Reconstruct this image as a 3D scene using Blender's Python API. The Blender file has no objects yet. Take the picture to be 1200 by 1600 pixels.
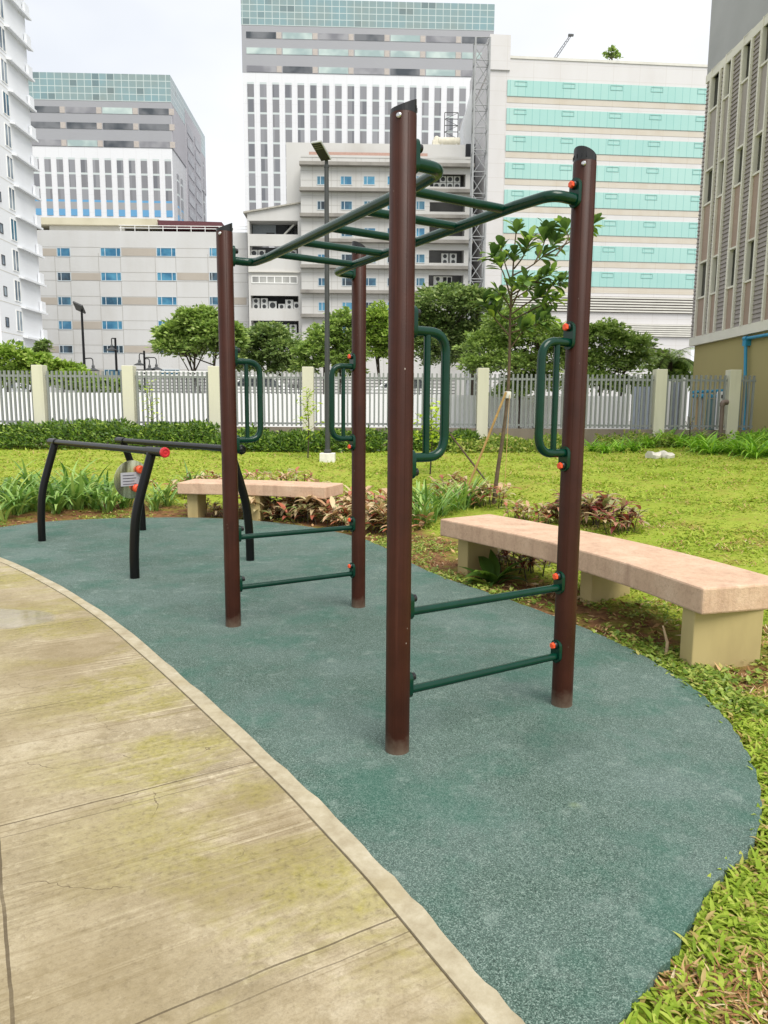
import bpy, math, random
import numpy as np
from mathutils import Vector, Matrix
random.seed(7); rng = np.random.default_rng(11)
sc = bpy.context.scene
COL = sc.collection
R = math.radians
# ------------------------------------------------------------------ camera model (metres, camera at origin, +Y ahead)
F, PITCH, ROLL, CH = 1111.27, 0.137189, 0.0068, 1.555
_cp, _sp, _cr, _sr = math.cos(PITCH), math.sin(PITCH), math.cos(ROLL), math.sin(ROLL)
FW = np.array([0, _cp, -_sp]); UP0 = np.array([0, _sp, _cp]); RT0 = np.array([1., 0, 0])
RT = _cr*RT0 + _sr*UP0; UP = -_sr*RT0 + _cr*UP0
def ray(px, py): return ((px-600)/F)*RT - ((py-800)/F)*UP + FW
def G(px, py, z=0.0):
    d = ray(px, py); t = (z-CH)/d[2]; return np.array([d[0]*t, d[1]*t, z])
def P(px, py, Y):
    d = ray(px, py); t = Y/d[1]; return np.array([d[0]*t, Y, CH+d[2]*t])
# ------------------------------------------------------------------ terrain
MAT_OUT = [(-5.75,8.75),(-5.55,9.2),(-5.16,9.55),(-4.84,10.0),(-4.22,10.32),(-3.5,10.48),(-2.88,10.52),(-2.2,10.38),(-1.5,10.05),(-.85,9.55),(-.33,8.9),(0,8.23),
           (.33,7.25),(.61,6.64),(.91,6.14),(1.2,5.64),(1.43,5.2),(1.6,4.8),(1.71,4.45),(1.77,4.1),(1.80,3.8),(1.78,3.49),(1.72,3.2),
           (1.64,2.93),(1.54,2.7),(1.42,2.5),(1.29,2.35),(1.17,2.25),(1.06,2.14),(.95,2.0),(.83,1.86),(.68,1.71),(.58,1.59),(.5,1.45)]
KERB_OUT = [(-9.5,10.4),(-7.2,9.55),(-5.5,8.55),(-4.1,7.46),(-2.89,6.22),(-2.06,5.23),(-1.54,4.53),(-1.2,4.06),(-.83,3.53),(-.54,3.11),(-.31,2.77),(-.14,2.5),(.01,2.26),
            (.125,2.06),(.225,1.88),(.31,1.73),(.38,1.6),(.5,1.35),(.7,.8),(.85,.2)]
FLAT = [(-14,-4),(-14,11.2),(-9.5,10.6),(-7.2,9.8),(-5.9,9.3)] + MAT_OUT + [(.7,.8),(.85,.2),(.9,-4)]
FLAT = np.array(FLAT, float)
def poly_sd(pts, poly):
    """distance to polygon, 0 inside"""
    x, y = pts[:,0], pts[:,1]; n = len(poly)
    best = np.full(len(pts), 1e9); ins = np.zeros(len(pts), bool)
    for i in range(n):
        a, b = poly[i], poly[(i+1) % n]; e = b-a
        t = np.clip(((x-a[0])*e[0]+(y-a[1])*e[1])/(e@e), 0, 1)
        best = np.minimum(best, np.hypot(x-a[0]-t*e[0], y-a[1]-t*e[1]))
        c = (a[1] > y) != (b[1] > y)
        if abs(e[1]) > 1e-12: ins ^= c & (x < a[0]+(y-a[1])*e[0]/e[1])
    return np.where(ins, 0, best), np.where(ins, -best, best)
def terr(pts):
    s, _ = poly_sd(np.atleast_2d(pts)[:, :2], FLAT)
    return -.04 + .84*(1-np.exp(-np.maximum(0, s-.45)/5.5))
def tz(x, y): return float(terr(np.array([[x, y]]))[0])
def T(px, py):
    """where a line of sight meets the terrain"""
    d = ray(px, py); t = np.linspace(1, 60, 2400)[:, None]; p = np.array([0, 0, CH])+t*d
    g = terr(p); k = int(np.argmax(p[:, 2] < g)); return np.array([p[k,0], p[k,1], g[k]])
# ------------------------------------------------------------------ materials
def lin(c):
    c = c/255.; return c/12.92 if c <= .04045 else ((c+.055)/1.055)**2.4
def S(r, g, b): return (lin(r), lin(g), lin(b), 1)
class NT:
    def __init__(s, name):
        s.m = bpy.data.materials.new(name); s.m.use_nodes = True; s.t = s.m.node_tree
        s.b = s.t.nodes['Principled BSDF']; s.out = s.t.nodes['Material Output']; s._oc = None
    def n(s, t, **k):
        x = s.t.nodes.new(t)
        for a, v in k.items(): setattr(x, a, v)
        return x
    def l(s, a, b): s.t.links.new(a, b)
    def set(s, sock, v):
        if hasattr(v, 'links') or isinstance(v, bpy.types.NodeSocket): s.l(v, sock)
        else: sock.default_value = v
    @property
    def oc(s):
        if s._oc is None: s._oc = s.n('ShaderNodeTexCoord').outputs['Object']
        return s._oc
    def noise(s, scale, detail=3, rough=.55, vec=None, dist=0, color=False):
        x = s.n('ShaderNodeTexNoise'); x.inputs['Scale'].default_value = scale; x.inputs['Detail'].default_value = detail
        x.inputs['Roughness'].default_value = rough; x.inputs['Distortion'].default_value = dist
        s.l(vec if vec is not None else s.oc, x.inputs['Vector']); return x.outputs['Color' if color else 'Fac']
    def voro(s, scale, out='Color', feature='F1', vec=None, rnd=1):
        x = s.n('ShaderNodeTexVoronoi'); x.feature = feature; x.inputs['Scale'].default_value = scale; x.inputs['Randomness'].default_value = rnd
        s.l(vec if vec is not None else s.oc, x.inputs['Vector']); return x.outputs[out]
    def mapping(s, rot=(0,0,0), scale=(1,1,1), loc=(0,0,0), vec=None):
        x = s.n('ShaderNodeMapping'); x.inputs['Rotation'].default_value = rot; x.inputs['Scale'].default_value = scale; x.inputs['Location'].default_value = loc
        s.l(vec if vec is not None else s.oc, x.inputs['Vector']); return x.outputs[0]
    def ramp(s, fac, stops, interp='LINEAR'):
        x = s.n('ShaderNodeValToRGB'); e = x.color_ramp.elements; x.color_ramp.interpolation = interp
        while len(e) < len(stops): e.new(.5)
        for i, (p, c) in enumerate(stops):
            e[i].position = p; e[i].color = c if hasattr(c, '__len__') else (c, c, c, 1)
        s.l(fac, x.inputs[0]); return x.outputs[0]
    def mix(s, fac, a, b, mode='MIX'):
        x = s.n('ShaderNodeMix', data_type='RGBA', blend_type=mode)
        s.set(x.inputs[0], fac); s.set(x.inputs[6], a); s.set(x.inputs[7], b); return x.outputs[2]
    def math(s, op, a, b=0., c=None):
        x = s.n('ShaderNodeMath', operation=op); s.set(x.inputs[0], a); s.set(x.inputs[1], b)
        if c is not None: s.set(x.inputs[2], c)
        return x.outputs[0]
    def sep(s, vec=None):
        x = s.n('ShaderNodeSeparateXYZ'); s.l(vec if vec is not None else s.oc, x.inputs[0]); return x.outputs
    def bump(s, h, strength=.3, dist=.01):
        x = s.n('ShaderNodeBump'); x.inputs['Strength'].default_value = strength; x.inputs['Distance'].default_value = dist
        s.l(h, x.inputs['Height']); s.l(x.outputs[0], s.b.inputs['Normal'])
    def fin(s, col=None, rough=None, metal=None, spec=None, coat=None):
        if col is not None: s.set(s.b.inputs['Base Color'], col)
        if rough is not None: s.set(s.b.inputs['Roughness'], rough)
        if metal is not None: s.set(s.b.inputs['Metallic'], metal)
        if spec is not None: s.set(s.b.inputs['Specular IOR Level'], spec)
        if coat is not None: s.set(s.b.inputs['Coat Weight'], coat); s.b.inputs['Coat Roughness'].default_value = .12
        return s.m
def simple(name, c, rough=.6, var=.12, scale=4, bump=0, bscale=60, spec=.5, metal=0, coat=0, detail=4):
    n = NT(name); f = n.noise(scale, detail)
    v = n.ramp(f, [(.3, 1-var), (.7, 1+var*.5)])
    col = n.mix(1, c, v, 'MULTIPLY')
    if bump: n.bump(n.noise(bscale, 3), bump, .01)
    return n.fin(col, rough, metal, spec, coat)
def streaky(name, c, dirt, amount=.5, sx=.8, sz=.06, rough=.75, joints=None):
    """wall paint with vertical rain streaks; joints=(dx,dz,z0) adds thin panel joints"""
    n = NT(name)
    st = n.noise(1, 4, .6, n.mapping(scale=(sx, sx, sz)))
    bl = n.noise(.25, 4)
    f = n.math('MULTIPLY', n.ramp(st, [(.42, 0), (.75, 1)]), n.ramp(bl, [(.3, .15), (.7, 1)]))
    col = n.mix(n.math('MULTIPLY', f, amount), c, dirt)
    if joints:
        x, y, z = n.sep()
        fx = n.math('LESS_THAN', n.math('PINGPONG', x, joints[0]/2), joints[2]/2)
        fz = n.math('LESS_THAN', n.math('PINGPONG', z, joints[1]/2), joints[2]/2)
        col = n.mix(n.math('MULTIPLY', n.math('MAXIMUM', fx, fz), .45), col, dirt)
    return n.fin(col, rough)
def leafmat(name, stops, rough=.45, trans=.35, spec=.4):
    n = NT(name)
    r = n.n('ShaderNodeNewGeometry').outputs['Random Per Island']
    col = n.ramp(r, stops); n.fin(col, rough, 0, spec)
    tr = n.n('ShaderNodeBsdfTranslucent'); n.l(n.mix(1, col, (1.12, 1.14, .85, 1), 'MULTIPLY'), tr.inputs[0])
    mx = n.n('ShaderNodeMixShader'); mx.inputs[0].default_value = trans
    n.l(n.b.outputs[0], mx.inputs[1]); n.l(tr.outputs[0], mx.inputs[2]); n.l(mx.outputs[0], n.out.inputs[0]); return n.m
def glass(name, c, c2, scale=.6, rough=.08, spec=.6):
    n = NT(name); return n.fin(n.ramp(n.noise(scale, 2), [(.4, c), (.6, c2)]), rough, 0, spec)
M = {}
# ------------------------------------------------------------------ mesh builder
class MB:
    def __init__(s): s.v = []; s.f = []
    def box(s, x0, x1, y0, y1, z0, z1):
        k = len(s.v); s.v += [(x0,y0,z0),(x1,y0,z0),(x1,y1,z0),(x0,y1,z0),(x0,y0,z1),(x1,y0,z1),(x1,y1,z1),(x0,y1,z1)]
        s.f += [tuple(k+i for i in q) for q in ((0,3,2,1),(4,5,6,7),(0,1,5,4),(1,2,6,5),(2,3,7,6),(3,0,4,7))]; return s
    def prism(s, poly, z0, z1):
        """horizontal outline (ccw) extruded from z0 to z1"""
        k = len(s.v); n = len(poly); s.v += [(p[0],p[1],z0) for p in poly]+[(p[0],p[1],z1) for p in poly]
        s.f += [tuple(k+n+i for i in range(n)), tuple(k+n-1-i for i in range(n))]
        s.f += [(k+i, k+(i+1) % n, k+n+(i+1) % n, k+n+i) for i in range(n)]; return s
    def slab(s, poly, y0, y1):
        """upright outline in x,z extruded from y0 to y1"""
        k = len(s.v); n = len(poly); s.v += [(p[0],y0,p[1]) for p in poly]+[(p[0],y1,p[1]) for p in poly]
        s.f += [tuple(k+i for i in range(n)), tuple(k+2*n-1-i for i in range(n))]
        s.f += [(k+(i+1) % n, k+i, k+n+i, k+n+(i+1) % n) for i in range(n)]; return s
    def tube(s, path, r, seg=12, cap=True):
        path = [Vector(p) for p in path]; n = len(path); rs = r if hasattr(r, '__len__') else [r]*n
        k = len(s.v); t0 = (path[1]-path[0]).normalized()
        nrm = t0.cross(Vector((0,0,1)))
        if nrm.length < 1e-3: nrm = t0.cross(Vector((1,0,0)))
        nrm.normalize(); pt = t0
        for i in range(n):
            a = (path[i]-path[i-1]).normalized() if i else t0
            b = (path[i+1]-path[i]).normalized() if i < n-1 else a
            t = (a+b).normalized(); q = pt.rotation_difference(t); nrm = (q @ nrm).normalized(); pt = t
            bi = t.cross(nrm)
            for j in range(seg):
                an = 2*math.pi*j/seg; p = path[i]+(nrm*math.cos(an)+bi*math.sin(an))*rs[i]; s.v.append(tuple(p))
        for i in range(n-1):
            for j in range(seg):
                s.f.append((k+i*seg+j, k+i*seg+(j+1) % seg, k+(i+1)*seg+(j+1) % seg, k+(i+1)*seg+j))
        if cap:
            s.f.append(tuple(k+seg-1-j for j in range(seg))); s.f.append(tuple(k+(n-1)*seg+j for j in range(seg)))
        return s
    def lathe(s, prof, c=(0,0,0), seg=24, axis=None):
        """profile of (radius, height) about +z at c, or about axis"""
        k = len(s.v); c = Vector(c); q = Vector((0,0,1)).rotation_difference(Vector(axis).normalized()) if axis is not None else None
        for r, h in prof:
            for j in range(seg):
                an = 2*math.pi*j/seg; p = Vector((r*math.cos(an), r*math.sin(an), h))
                if q: p = q @ p
                s.v.append(tuple(c+p))
        for i in range(len(prof)-1):
            for j in range(seg): s.f.append((k+i*seg+j, k+i*seg+(j+1) % seg, k+(i+1)*seg+(j+1) % seg, k+(i+1)*seg+j))
        s.f.append(tuple(k+seg-1-j for j in range(seg))); s.f.append(tuple(k+(len(prof)-1)*seg+j for j in range(seg))); return s
    def build(s, name, m, parent=None, smooth=False, bevel=0, **kw):
        me = bpy.data.meshes.new(name); me.from_pydata(s.v, [], s.f); me.materials.append(m); me.update()
        o = bpy.data.objects.new(name, me); COL.objects.link(o)
        if parent is not None: o.parent = parent
        if smooth:
            me.polygons.foreach_set('use_smooth', [True]*len(me.polygons)); me.set_sharp_from_angle(angle=R(40))
        if bevel:
            b = o.modifiers.new('bevel', 'BEVEL'); b.width = bevel; b.segments = 2; b.limit_method = 'ANGLE'; b.angle_limit = R(40)
        return tag(o, **kw)
def tag(o, label=None, cat=None, group=None, kind=None):
    for k, v in (('label', label), ('category', cat), ('group', group), ('kind', kind)):
        if v: o[k] = v
    return o
def empty(name, loc=(0,0,0), rz=0, **kw):
    o = bpy.data.objects.new(name, None); COL.objects.link(o); o.location = loc; o.rotation_euler = (0,0,rz); o.empty_display_size = .2
    return tag(o, **kw)
def rawmesh(name, V, Fc, m, parent=None, smooth=False, **kw):
    """V (n,3) array, Fc list of equal-length index arrays"""
    me = bpy.data.meshes.new(name); V = np.ascontiguousarray(V, np.float32)
    loops = np.concatenate([f.ravel() for f in Fc]).astype(np.int32)
    tot = np.concatenate([np.full(len(f), f.shape[1], np.int32) for f in Fc]); st = np.concatenate([[0], np.cumsum(tot)[:-1]]).astype(np.int32)
    me.vertices.add(len(V)); me.vertices.foreach_set('co', V.ravel()); me.loops.add(len(loops)); me.loops.foreach_set('vertex_index', loops)
    me.polygons.add(len(tot)); me.polygons.foreach_set('loop_start', st); me.polygons.foreach_set('loop_total', tot)
    if smooth: me.polygons.foreach_set('use_smooth', np.ones(len(tot), bool))
    me.update(calc_edges=True); me.materials.append(m)
    o = bpy.data.objects.new(name, me); COL.objects.link(o)
    if parent is not None: o.parent = parent
    return tag(o, **kw)
def copy_tree(o, parent=None):
    c = o.copy(); COL.objects.link(c)
    if parent is not None: c.parent = parent
    for ch in o.children: copy_tree(ch, c)
    return c
def fillet(pts, r, n=6):
    pts = [Vector(p) for p in pts]; out = [pts[0]]
    for i in range(1, len(pts)-1):
        a, b, c = pts[i-1], pts[i], pts[i+1]; u = (a-b).normalized(); w = (c-b).normalized()
        ang = u.angle(w); d = min(r/math.tan(ang/2), (a-b).length*.49, (c-b).length*.49)
        p, q = b+u*d, b+w*d
        for k in range(n+1):
            t = k/n; out.append((1-t)**2*p + 2*t*(1-t)*b + t*t*q)
    out.append(pts[-1]); return out
# ------------------------------------------------------------------ leaves
def frame(dirs, ups):
    """orthonormal frames: along dirs, side, normal"""
    d = dirs/np.linalg.norm(dirs, axis=1, keepdims=True)
    s = np.cross(d, ups); s /= np.linalg.norm(s, axis=1, keepdims=True)+1e-9
    return d, s, np.cross(s, d)
def leaf_quads(pos, dirs, ups, L, W):
    """diamond leaves folded on the midrib"""
    d, s, n = frame(dirs, ups); L = L[:, None]; W = W[:, None]; N = len(pos)
    V = np.stack([pos, pos+d*L*.45-s*W*.5+n*W*.12, pos+d*L, pos+d*L*.45+s*W*.5+n*W*.12], 1).reshape(-1, 3)
    i = np.arange(N)[:, None]*4; return V, [np.hstack([i, i+1, i+2]), np.hstack([i, i+2, i+3])]
def straps(pos, dirs, L, W, droop, seg=5, prof=None, fold=.15):
    """long leaves that start along dirs and bend down by droop (rad)"""
    N = len(pos); d = dirs/np.linalg.norm(dirs, axis=1, keepdims=True)
    side = np.cross(d, np.tile([0, 0, 1.], (N, 1))); ln = np.linalg.norm(side, axis=1, keepdims=True); side = np.where(ln < 1e-3, [1., 0, 0], side/(ln+1e-9))
    el = np.arcsin(np.clip(d[:, 2], -1, 1)); hz = np.cross([0, 0, 1.], side)*1.0
    hz = np.where((np.sum(hz*d, 1) < 0)[:, None], -hz, hz)
    p = pos.copy(); rows = []
    if prof is None: prof = [.55, .9, 1, .85, .5, .06]
    for k in range(seg+1):
        w = np.interp(k/seg, np.linspace(0, 1, len(prof)), prof)
        a = el - droop*(k/seg)**1.3
        dd = hz*np.cos(a)[:, None]+np.array([0, 0, 1.])*np.sin(a)[:, None]
        nn = np.cross(side, dd)
        rows += [p-side*(W*w*.5)[:, None]+nn*(W*w*fold)[:, None], p+side*0, p+side*(W*w*.5)[:, None]+nn*(W*w*fold)[:, None]]
        p = p+dd*(L/seg)[:, None]
    V = np.stack(rows, 1).reshape(-1, 3); m = 3*(seg+1); b = np.arange(N)[:, None]*m; Fs = []
    for k in range(seg):
        o = b+3*k; Fs += [np.hstack([o, o+1, o+4, o+3]), np.hstack([o+1, o+2, o+5, o+4])]
    return V, Fs
def rand_dirs(n, up=.3, spread=1.):
    a = rng.uniform(0, 2*np.pi, n); return np.stack([np.cos(a)*spread, np.sin(a)*spread, up+rng.normal(0, .35, n)], 1)
# ------------------------------------------------------------------ world, sun, camera
def setup():
    w = bpy.data.worlds.new('World'); sc.world = w; w.use_nodes = True; t = w.node_tree; bg = t.nodes['Background']
    sky = t.nodes.new('ShaderNodeTexSky'); sky.sky_type = 'NISHITA'; sky.sun_disc = False
    EL, AZ = R(56), R(150)      # sun behind the camera
    sky.sun_elevation = EL; sky.sun_rotation = AZ
    tc = t.nodes.new('ShaderNodeTexCoord'); mp = t.nodes.new('ShaderNodeMapping'); mp.inputs['Scale'].default_value = (1, 1, 2.2)
    t.links.new(tc.outputs['Generated'], mp.inputs[0])
    nz = t.nodes.new('ShaderNodeTexNoise'); nz.inputs['Scale'].default_value = 2.2; nz.inputs['Detail'].default_value = 4; nz.inputs['Roughness'].default_value = .5
    t.links.new(mp.outputs[0], nz.inputs['Vector'])
    rp = t.nodes.new('ShaderNodeValToRGB'); rp.color_ramp.elements[0].position = .34; rp.color_ramp.elements[1].position = .62
    rp.color_ramp.elements[0].color = (.80, .83, .88, 1); rp.color_ramp.elements[1].color = (.98, .99, 1, 1)
    t.links.new(nz.outputs['Fac'], rp.inputs[0])
    sc_ = t.nodes.new('ShaderNodeVectorMath'); sc_.operation = 'SCALE'; sc_.inputs['Scale'].default_value = SKYGAIN
    t.links.new(rp.outputs[0], sc_.inputs[0])
    mx = t.nodes.new('ShaderNodeMix'); mx.data_type = 'RGBA'; mx.inputs[0].default_value = .93
    t.links.new(sky.outputs[0], mx.inputs[6]); t.links.new(sc_.outputs[0], mx.inputs[7]); t.links.new(mx.outputs[2], bg.inputs[0])
    bg.inputs[1].default_value = .1
    l = bpy.data.lights.new('sun', 'SUN'); l.energy = SUN; l.angle = R(40); l.color = (1, .96, .88)
    o = bpy.data.objects.new('sun', l); COL.objects.link(o)
    d = Vector((math.sin(AZ)*math.cos(EL), math.cos(AZ)*math.cos(EL), math.sin(EL)))
    o.rotation_euler = (-d).to_track_quat('-Z', 'Y').to_euler(); o.location = d*50
    cam = bpy.data.cameras.new('camera'); c = bpy.data.objects.new('camera', cam); COL.objects.link(c)
    cam.sensor_fit = 'HORIZONTAL'; cam.sensor_width = 36; cam.lens = F/1200*36; cam.clip_end = 2000; cam.clip_start = .05
    m = Matrix.Identity(4)
    for i in range(3): m[i][0] = RT[i]; m[i][1] = UP[i]; m[i][2] = -FW[i]
    m[2][3] = CH; c.matrix_world = m; sc.camera = c
    sc.view_settings.view_transform = 'Standard'; sc.view_settings.look = 'None'; sc.view_settings.exposure = EXPO; sc.view_settings.gamma = 1
    sc.render.engine = 'CYCLES'; sc.cycles.max_bounces = 6; sc.cycles.transparent_max_bounces = 4
    sc.cycles.use_denoising = True
SKYGAIN, SUN, EXPO = 5.6, 2.0, 1.02
setup()
# ------------------------------------------------------------------ shared materials
def post_mat():
    n = NT('brown_powder_coat'); c = n.mix(1, S(57, 27, 17), n.ramp(n.noise(6, 4), [(.3, .72), (.7, 1.12)]), 'MULTIPLY')
    run = n.noise(1, 4, .6, n.mapping(scale=(40, 40, 1.2))); c = n.mix(n.ramp(run, [(.55, 0), (.75, .35)]), c, S(84, 50, 38))
    chip = n.voro(34, 'Distance', vec=n.mapping(scale=(1, 1, .55))); sel = n.noise(9, 2); c = n.mix(n.math('MULTIPLY', n.ramp(chip, [(.07, 1), (.1, 0)]), n.ramp(sel, [(.6, 0), (.64, .8)])), c, S(168, 156, 146))
    x, y, z = n.sep(); dz = n.math('ADD', z, n.math('MULTIPLY', n.math('SUBTRACT', n.noise(22, 4), .5), .12)); c = n.mix(n.ramp(dz, [(.0, .65), (.09, 0)]), c, S(112, 98, 84))
    n.bump(n.noise(160, 3), .06, .01); M['post'] = n.fin(c, n.mix(run, (.36, .36, .36, 1), (.52, .52, .52, 1)), 0, .22)
post_mat()
M['green'] = simple('green_powder_coat', S(4, 50, 37), .2, .18, 14, .04, 200, .34, 0, .0)
M['blackcap'] = simple('black_plastic', S(22, 22, 24), .35, .2, 20)
M['black'] = simple('black_powder_coat', S(8, 8, 9), .32, .2, 10, 0, 60, .3, 0, .0)
M['orange'] = simple('orange_plastic', S(232, 84, 44), .45, .12, 30)
M['red'] = simple('red_plastic', S(190, 36, 44), .4, .12, 30)
M['steel'] = simple('steel', S(200, 200, 200), .3, .1, 30, metal=1)
M['lampgrey'] = simple('dark_grey_paint', S(62, 64, 66), .5, .15, 3)
M['fencegrey'] = simple('grey_fence_paint', S(136, 140, 138), .5, .08, 2)
M['cream'] = streaky('cream_render', S(208, 205, 186), S(140, 140, 112), .35, 3, .4)
M['white'] = simple('white_paint', S(232, 232, 230), .6, .06, 1)
M['offwhite'] = simple('offwhite_paint', S(205, 203, 196), .7, .08, 1)
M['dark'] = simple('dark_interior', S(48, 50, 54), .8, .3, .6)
M['concrete'] = simple('plain_concrete', S(200, 196, 184), .85, .2, 6, .2, 40)
M['bark'] = simple('bark', S(96, 80, 62), .85, .35, 12, .5, 40)
M['barkd'] = simple('dark_bark', S(70, 60, 48), .85, .35, 6, .4, 20)
M['bamboo'] = simple('bamboo', S(186, 150, 96), .6, .25, 8)
# ------------------------------------------------------------------ ground, mat, path
def build_ground():
    xs = np.unique(np.concatenate([[-900,-500,-250,-120,-60,-40], np.arange(-30, -6, .6), np.arange(-6, 5, .12), np.arange(5, 16, .5), [18,24,40,70,120,250,500,900]]))
    ys = np.unique(np.concatenate([[-60,-20,-6], np.arange(-3, 1, .5), np.arange(1, 12, .12), np.arange(12, 24, .5), [26,30,40,60,90,130,200,320,500,900,1400]]))
    X, Y = np.meshgrid(xs, ys); pts = np.stack([X.ravel(), Y.ravel()], 1)
    s, sd = poly_sd(pts, FLAT); z = -.04+.84*(1-np.exp(-np.maximum(0, s-.45)/5.5))
    lump = (np.sin(X*3.1+Y*1.7)+np.sin(Y*4.3-X*2.2)+np.sin(X*7+1)*np.sin(Y*6.1)).ravel()*.008*np.clip((s-.1)*4, 0, 1)*(pts[:,1] < 24)
    V = np.column_stack([pts, z+lump]); nx, ny = len(xs), len(ys)
    i = (np.arange(ny-1)[:, None]*nx+np.arange(nx-1)).reshape(-1, 1)
    o = rawmesh('ground', V, [np.hstack([i, i+1, i+nx+1, i+nx])], M['ground'], smooth=True, kind='structure')
    wob = .22*np.sin(pts[:,0]*2.3+pts[:,1])+.12*np.sin(pts[:,0]*5.1-pts[:,1]*4)
    bedw = np.where(pts[:,1] > 8.2, 1.35, np.where(pts[:,1] > 4.0, 1.0, .0))
    soil = np.clip((bedw+wob-s)*3, 0, 1); soil = np.where(pts[:,1] < 3.6, 0, soil)
    a = o.data.attributes.new('soil', 'FLOAT', 'POINT'); a.data.foreach_set('value', soil.astype(np.float32))
    b = o.data.attributes.new('paved', 'FLOAT', 'POINT'); b.data.foreach_set('value', np.clip((pts[:,1]-20.6)*2, 0, 1).astype(np.float32))
def ground_mat():
    n = NT('ground_lawn_soil')
    at = n.n('ShaderNodeAttribute'); at.attribute_name = 'soil'; ap = n.n('ShaderNodeAttribute'); ap.attribute_name = 'paved'
    big = n.noise(.55, 4, .6); fine = n.noise(22, 5, .7); mid = n.noise(3.2, 4, .65)
    g = n.ramp(fine, [(.28, S(116, 132, 42)), (.5, S(144, 156, 56)), (.72, S(166, 172, 80))])
    g = n.mix(n.ramp(mid, [(.45, 0), (.75, .75)]), g, S(150, 130, 66))
    g = n.mix(n.ramp(big, [(.4, 0), (.7, .55)]), g, S(112, 140, 28))
    so = n.ramp(n.noise(14, 5, .7), [(.3, S(74, 50, 32)), (.55, S(128, 92, 62)), (.8, S(160, 128, 92))])
    so = n.mix(n.ramp(n.noise(5, 4), [(.5, 0), (.62, .8)]), so, S(120, 118, 48))
    c = n.mix(at.outputs['Fac'], g, so)
    pv = n.ramp(n.noise(2, 4), [(.3, S(120, 120, 116)), (.7, S(150, 148, 142))])
    c = n.mix(ap.outputs['Fac'], c, pv)
    n.bump(n.math('ADD', fine, n.noise(60, 3)), .5, .02)
    M['ground'] = n.fin(c, .9, 0, .2)
ground_mat(); build_ground()
def mat_mat():
    n = NT('rubber_granules')
    v = n.sep(n.voro(330, 'Color'))[0]
    v2 = n.sep(n.voro(170, 'Color'))[1]
    g = n.ramp(n.math('ADD', n.math('MULTIPLY', v, .75), n.math('MULTIPLY', v2, .25)), [(.1, S(42, 58, 52)), (.4, S(66, 87, 78)), (.62, S(83, 105, 95)), (.9, S(128, 145, 136))])
    big = n.noise(1.1, 5, .6); c = n.mix(n.ramp(big, [(.4, 0), (.66, .55)]), g, n.mix(.45, g, S(130, 146, 144)))
    t = n.noise(1.9, 4, .65, n.mapping(loc=(3, 7, 0))); c = n.mix(n.ramp(t, [(.48, 0), (.66, .8)]), c, n.mix(.5, g, S(36, 96, 80)))
    # one square repair patch near the feet, a little darker
    q = n.mapping(rot=(0, 0, 0), loc=(0, 0, 0)); x, y, z = n.sep(n.mapping(rot=(0, 0, R(-31)), vec=None))
    # stains: dust scuffs
    d = n.noise(7, 5, .7); c = n.mix(n.ramp(d, [(.56, 0), (.72, .4)]), c, S(142, 156, 148))
    px = n.math('ABSOLUTE', n.math('SUBTRACT', x, 2.35)); py = n.math('ABSOLUTE', n.math('SUBTRACT', y, 2.37))
    c = n.mix(n.math('MULTIPLY', n.math('LESS_THAN', n.math('MAXIMUM', px, py), .17), .16), c, S(34, 58, 52))
    q = G(897, 1258); ax, ay, az = n.sep(); rr = n.math('SQRT', n.math('ADD', n.math('POWER', n.math('SUBTRACT', ax, float(q[0])), 2), n.math('POWER', n.math('SUBTRACT', ay, float(q[1])), 2)))
    c = n.mix(n.math('MULTIPLY', n.ramp(n.math('ADD', rr, n.math('MULTIPLY', n.noise(40, 3), .05)), [(.02, .7), (.055, 0)]), .5), c, S(140, 156, 108))
    n.bump(v, .55, .006)
    M['mat'] = n.fin(c, .8, 0, .3)
mat_mat()
ki = []
ko = [Vector(p) for p in KERB_OUT]
def offset(line, d):
    out = []
    for i, p in enumerate(line):
        t = (line[min(i+1, len(line)-1)]-line[max(i-1, 0)]).normalized(); out.append(p+Vector((t.y, -t.x))*d)
    return out
def smooth_line(pts, k=4):
    p = [Vector(q) for q in pts]; out = []
    for i in range(len(p)-1):
        a, b, c, d = p[max(i-1, 0)], p[i], p[i+1], p[min(i+2, len(p)-1)]
        for j in range(k):
            t = j/k; out.append(.5*((2*b)+(c-a)*t+(2*a-5*b+4*c-d)*t*t+(3*b-3*c+d-a)*t**3))
    out.append(p[-1]); return out
ko = smooth_line(KERB_OUT); KW = .085
kin = offset(ko, KW); under = offset(ko, KW*.5)
def strip(a, b, z0, z1, name, m, **kw):
    mb = MB(); n = len(a)
    mb.v = [(p.x,p.y,z1) for p in a]+[(p.x,p.y,z1) for p in b]+[(p.x,p.y,z0) for p in a]+[(p.x,p.y,z0) for p in b]
    for i in range(n-1):
        mb.f += [(i, n+i, n+i+1, i+1), (2*n+i, i, i+1, 2*n+i+1), (n+i, 3*n+i, 3*n+i+1, n+i+1)]
    mb.f += [(0, 2*n, 3*n, n), (n-1, 2*n-1, 4*n-1, 3*n-1)]
    return mb.build(name, m, smooth=True, **kw)
mo = smooth_line(MAT_OUT, 5)
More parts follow.
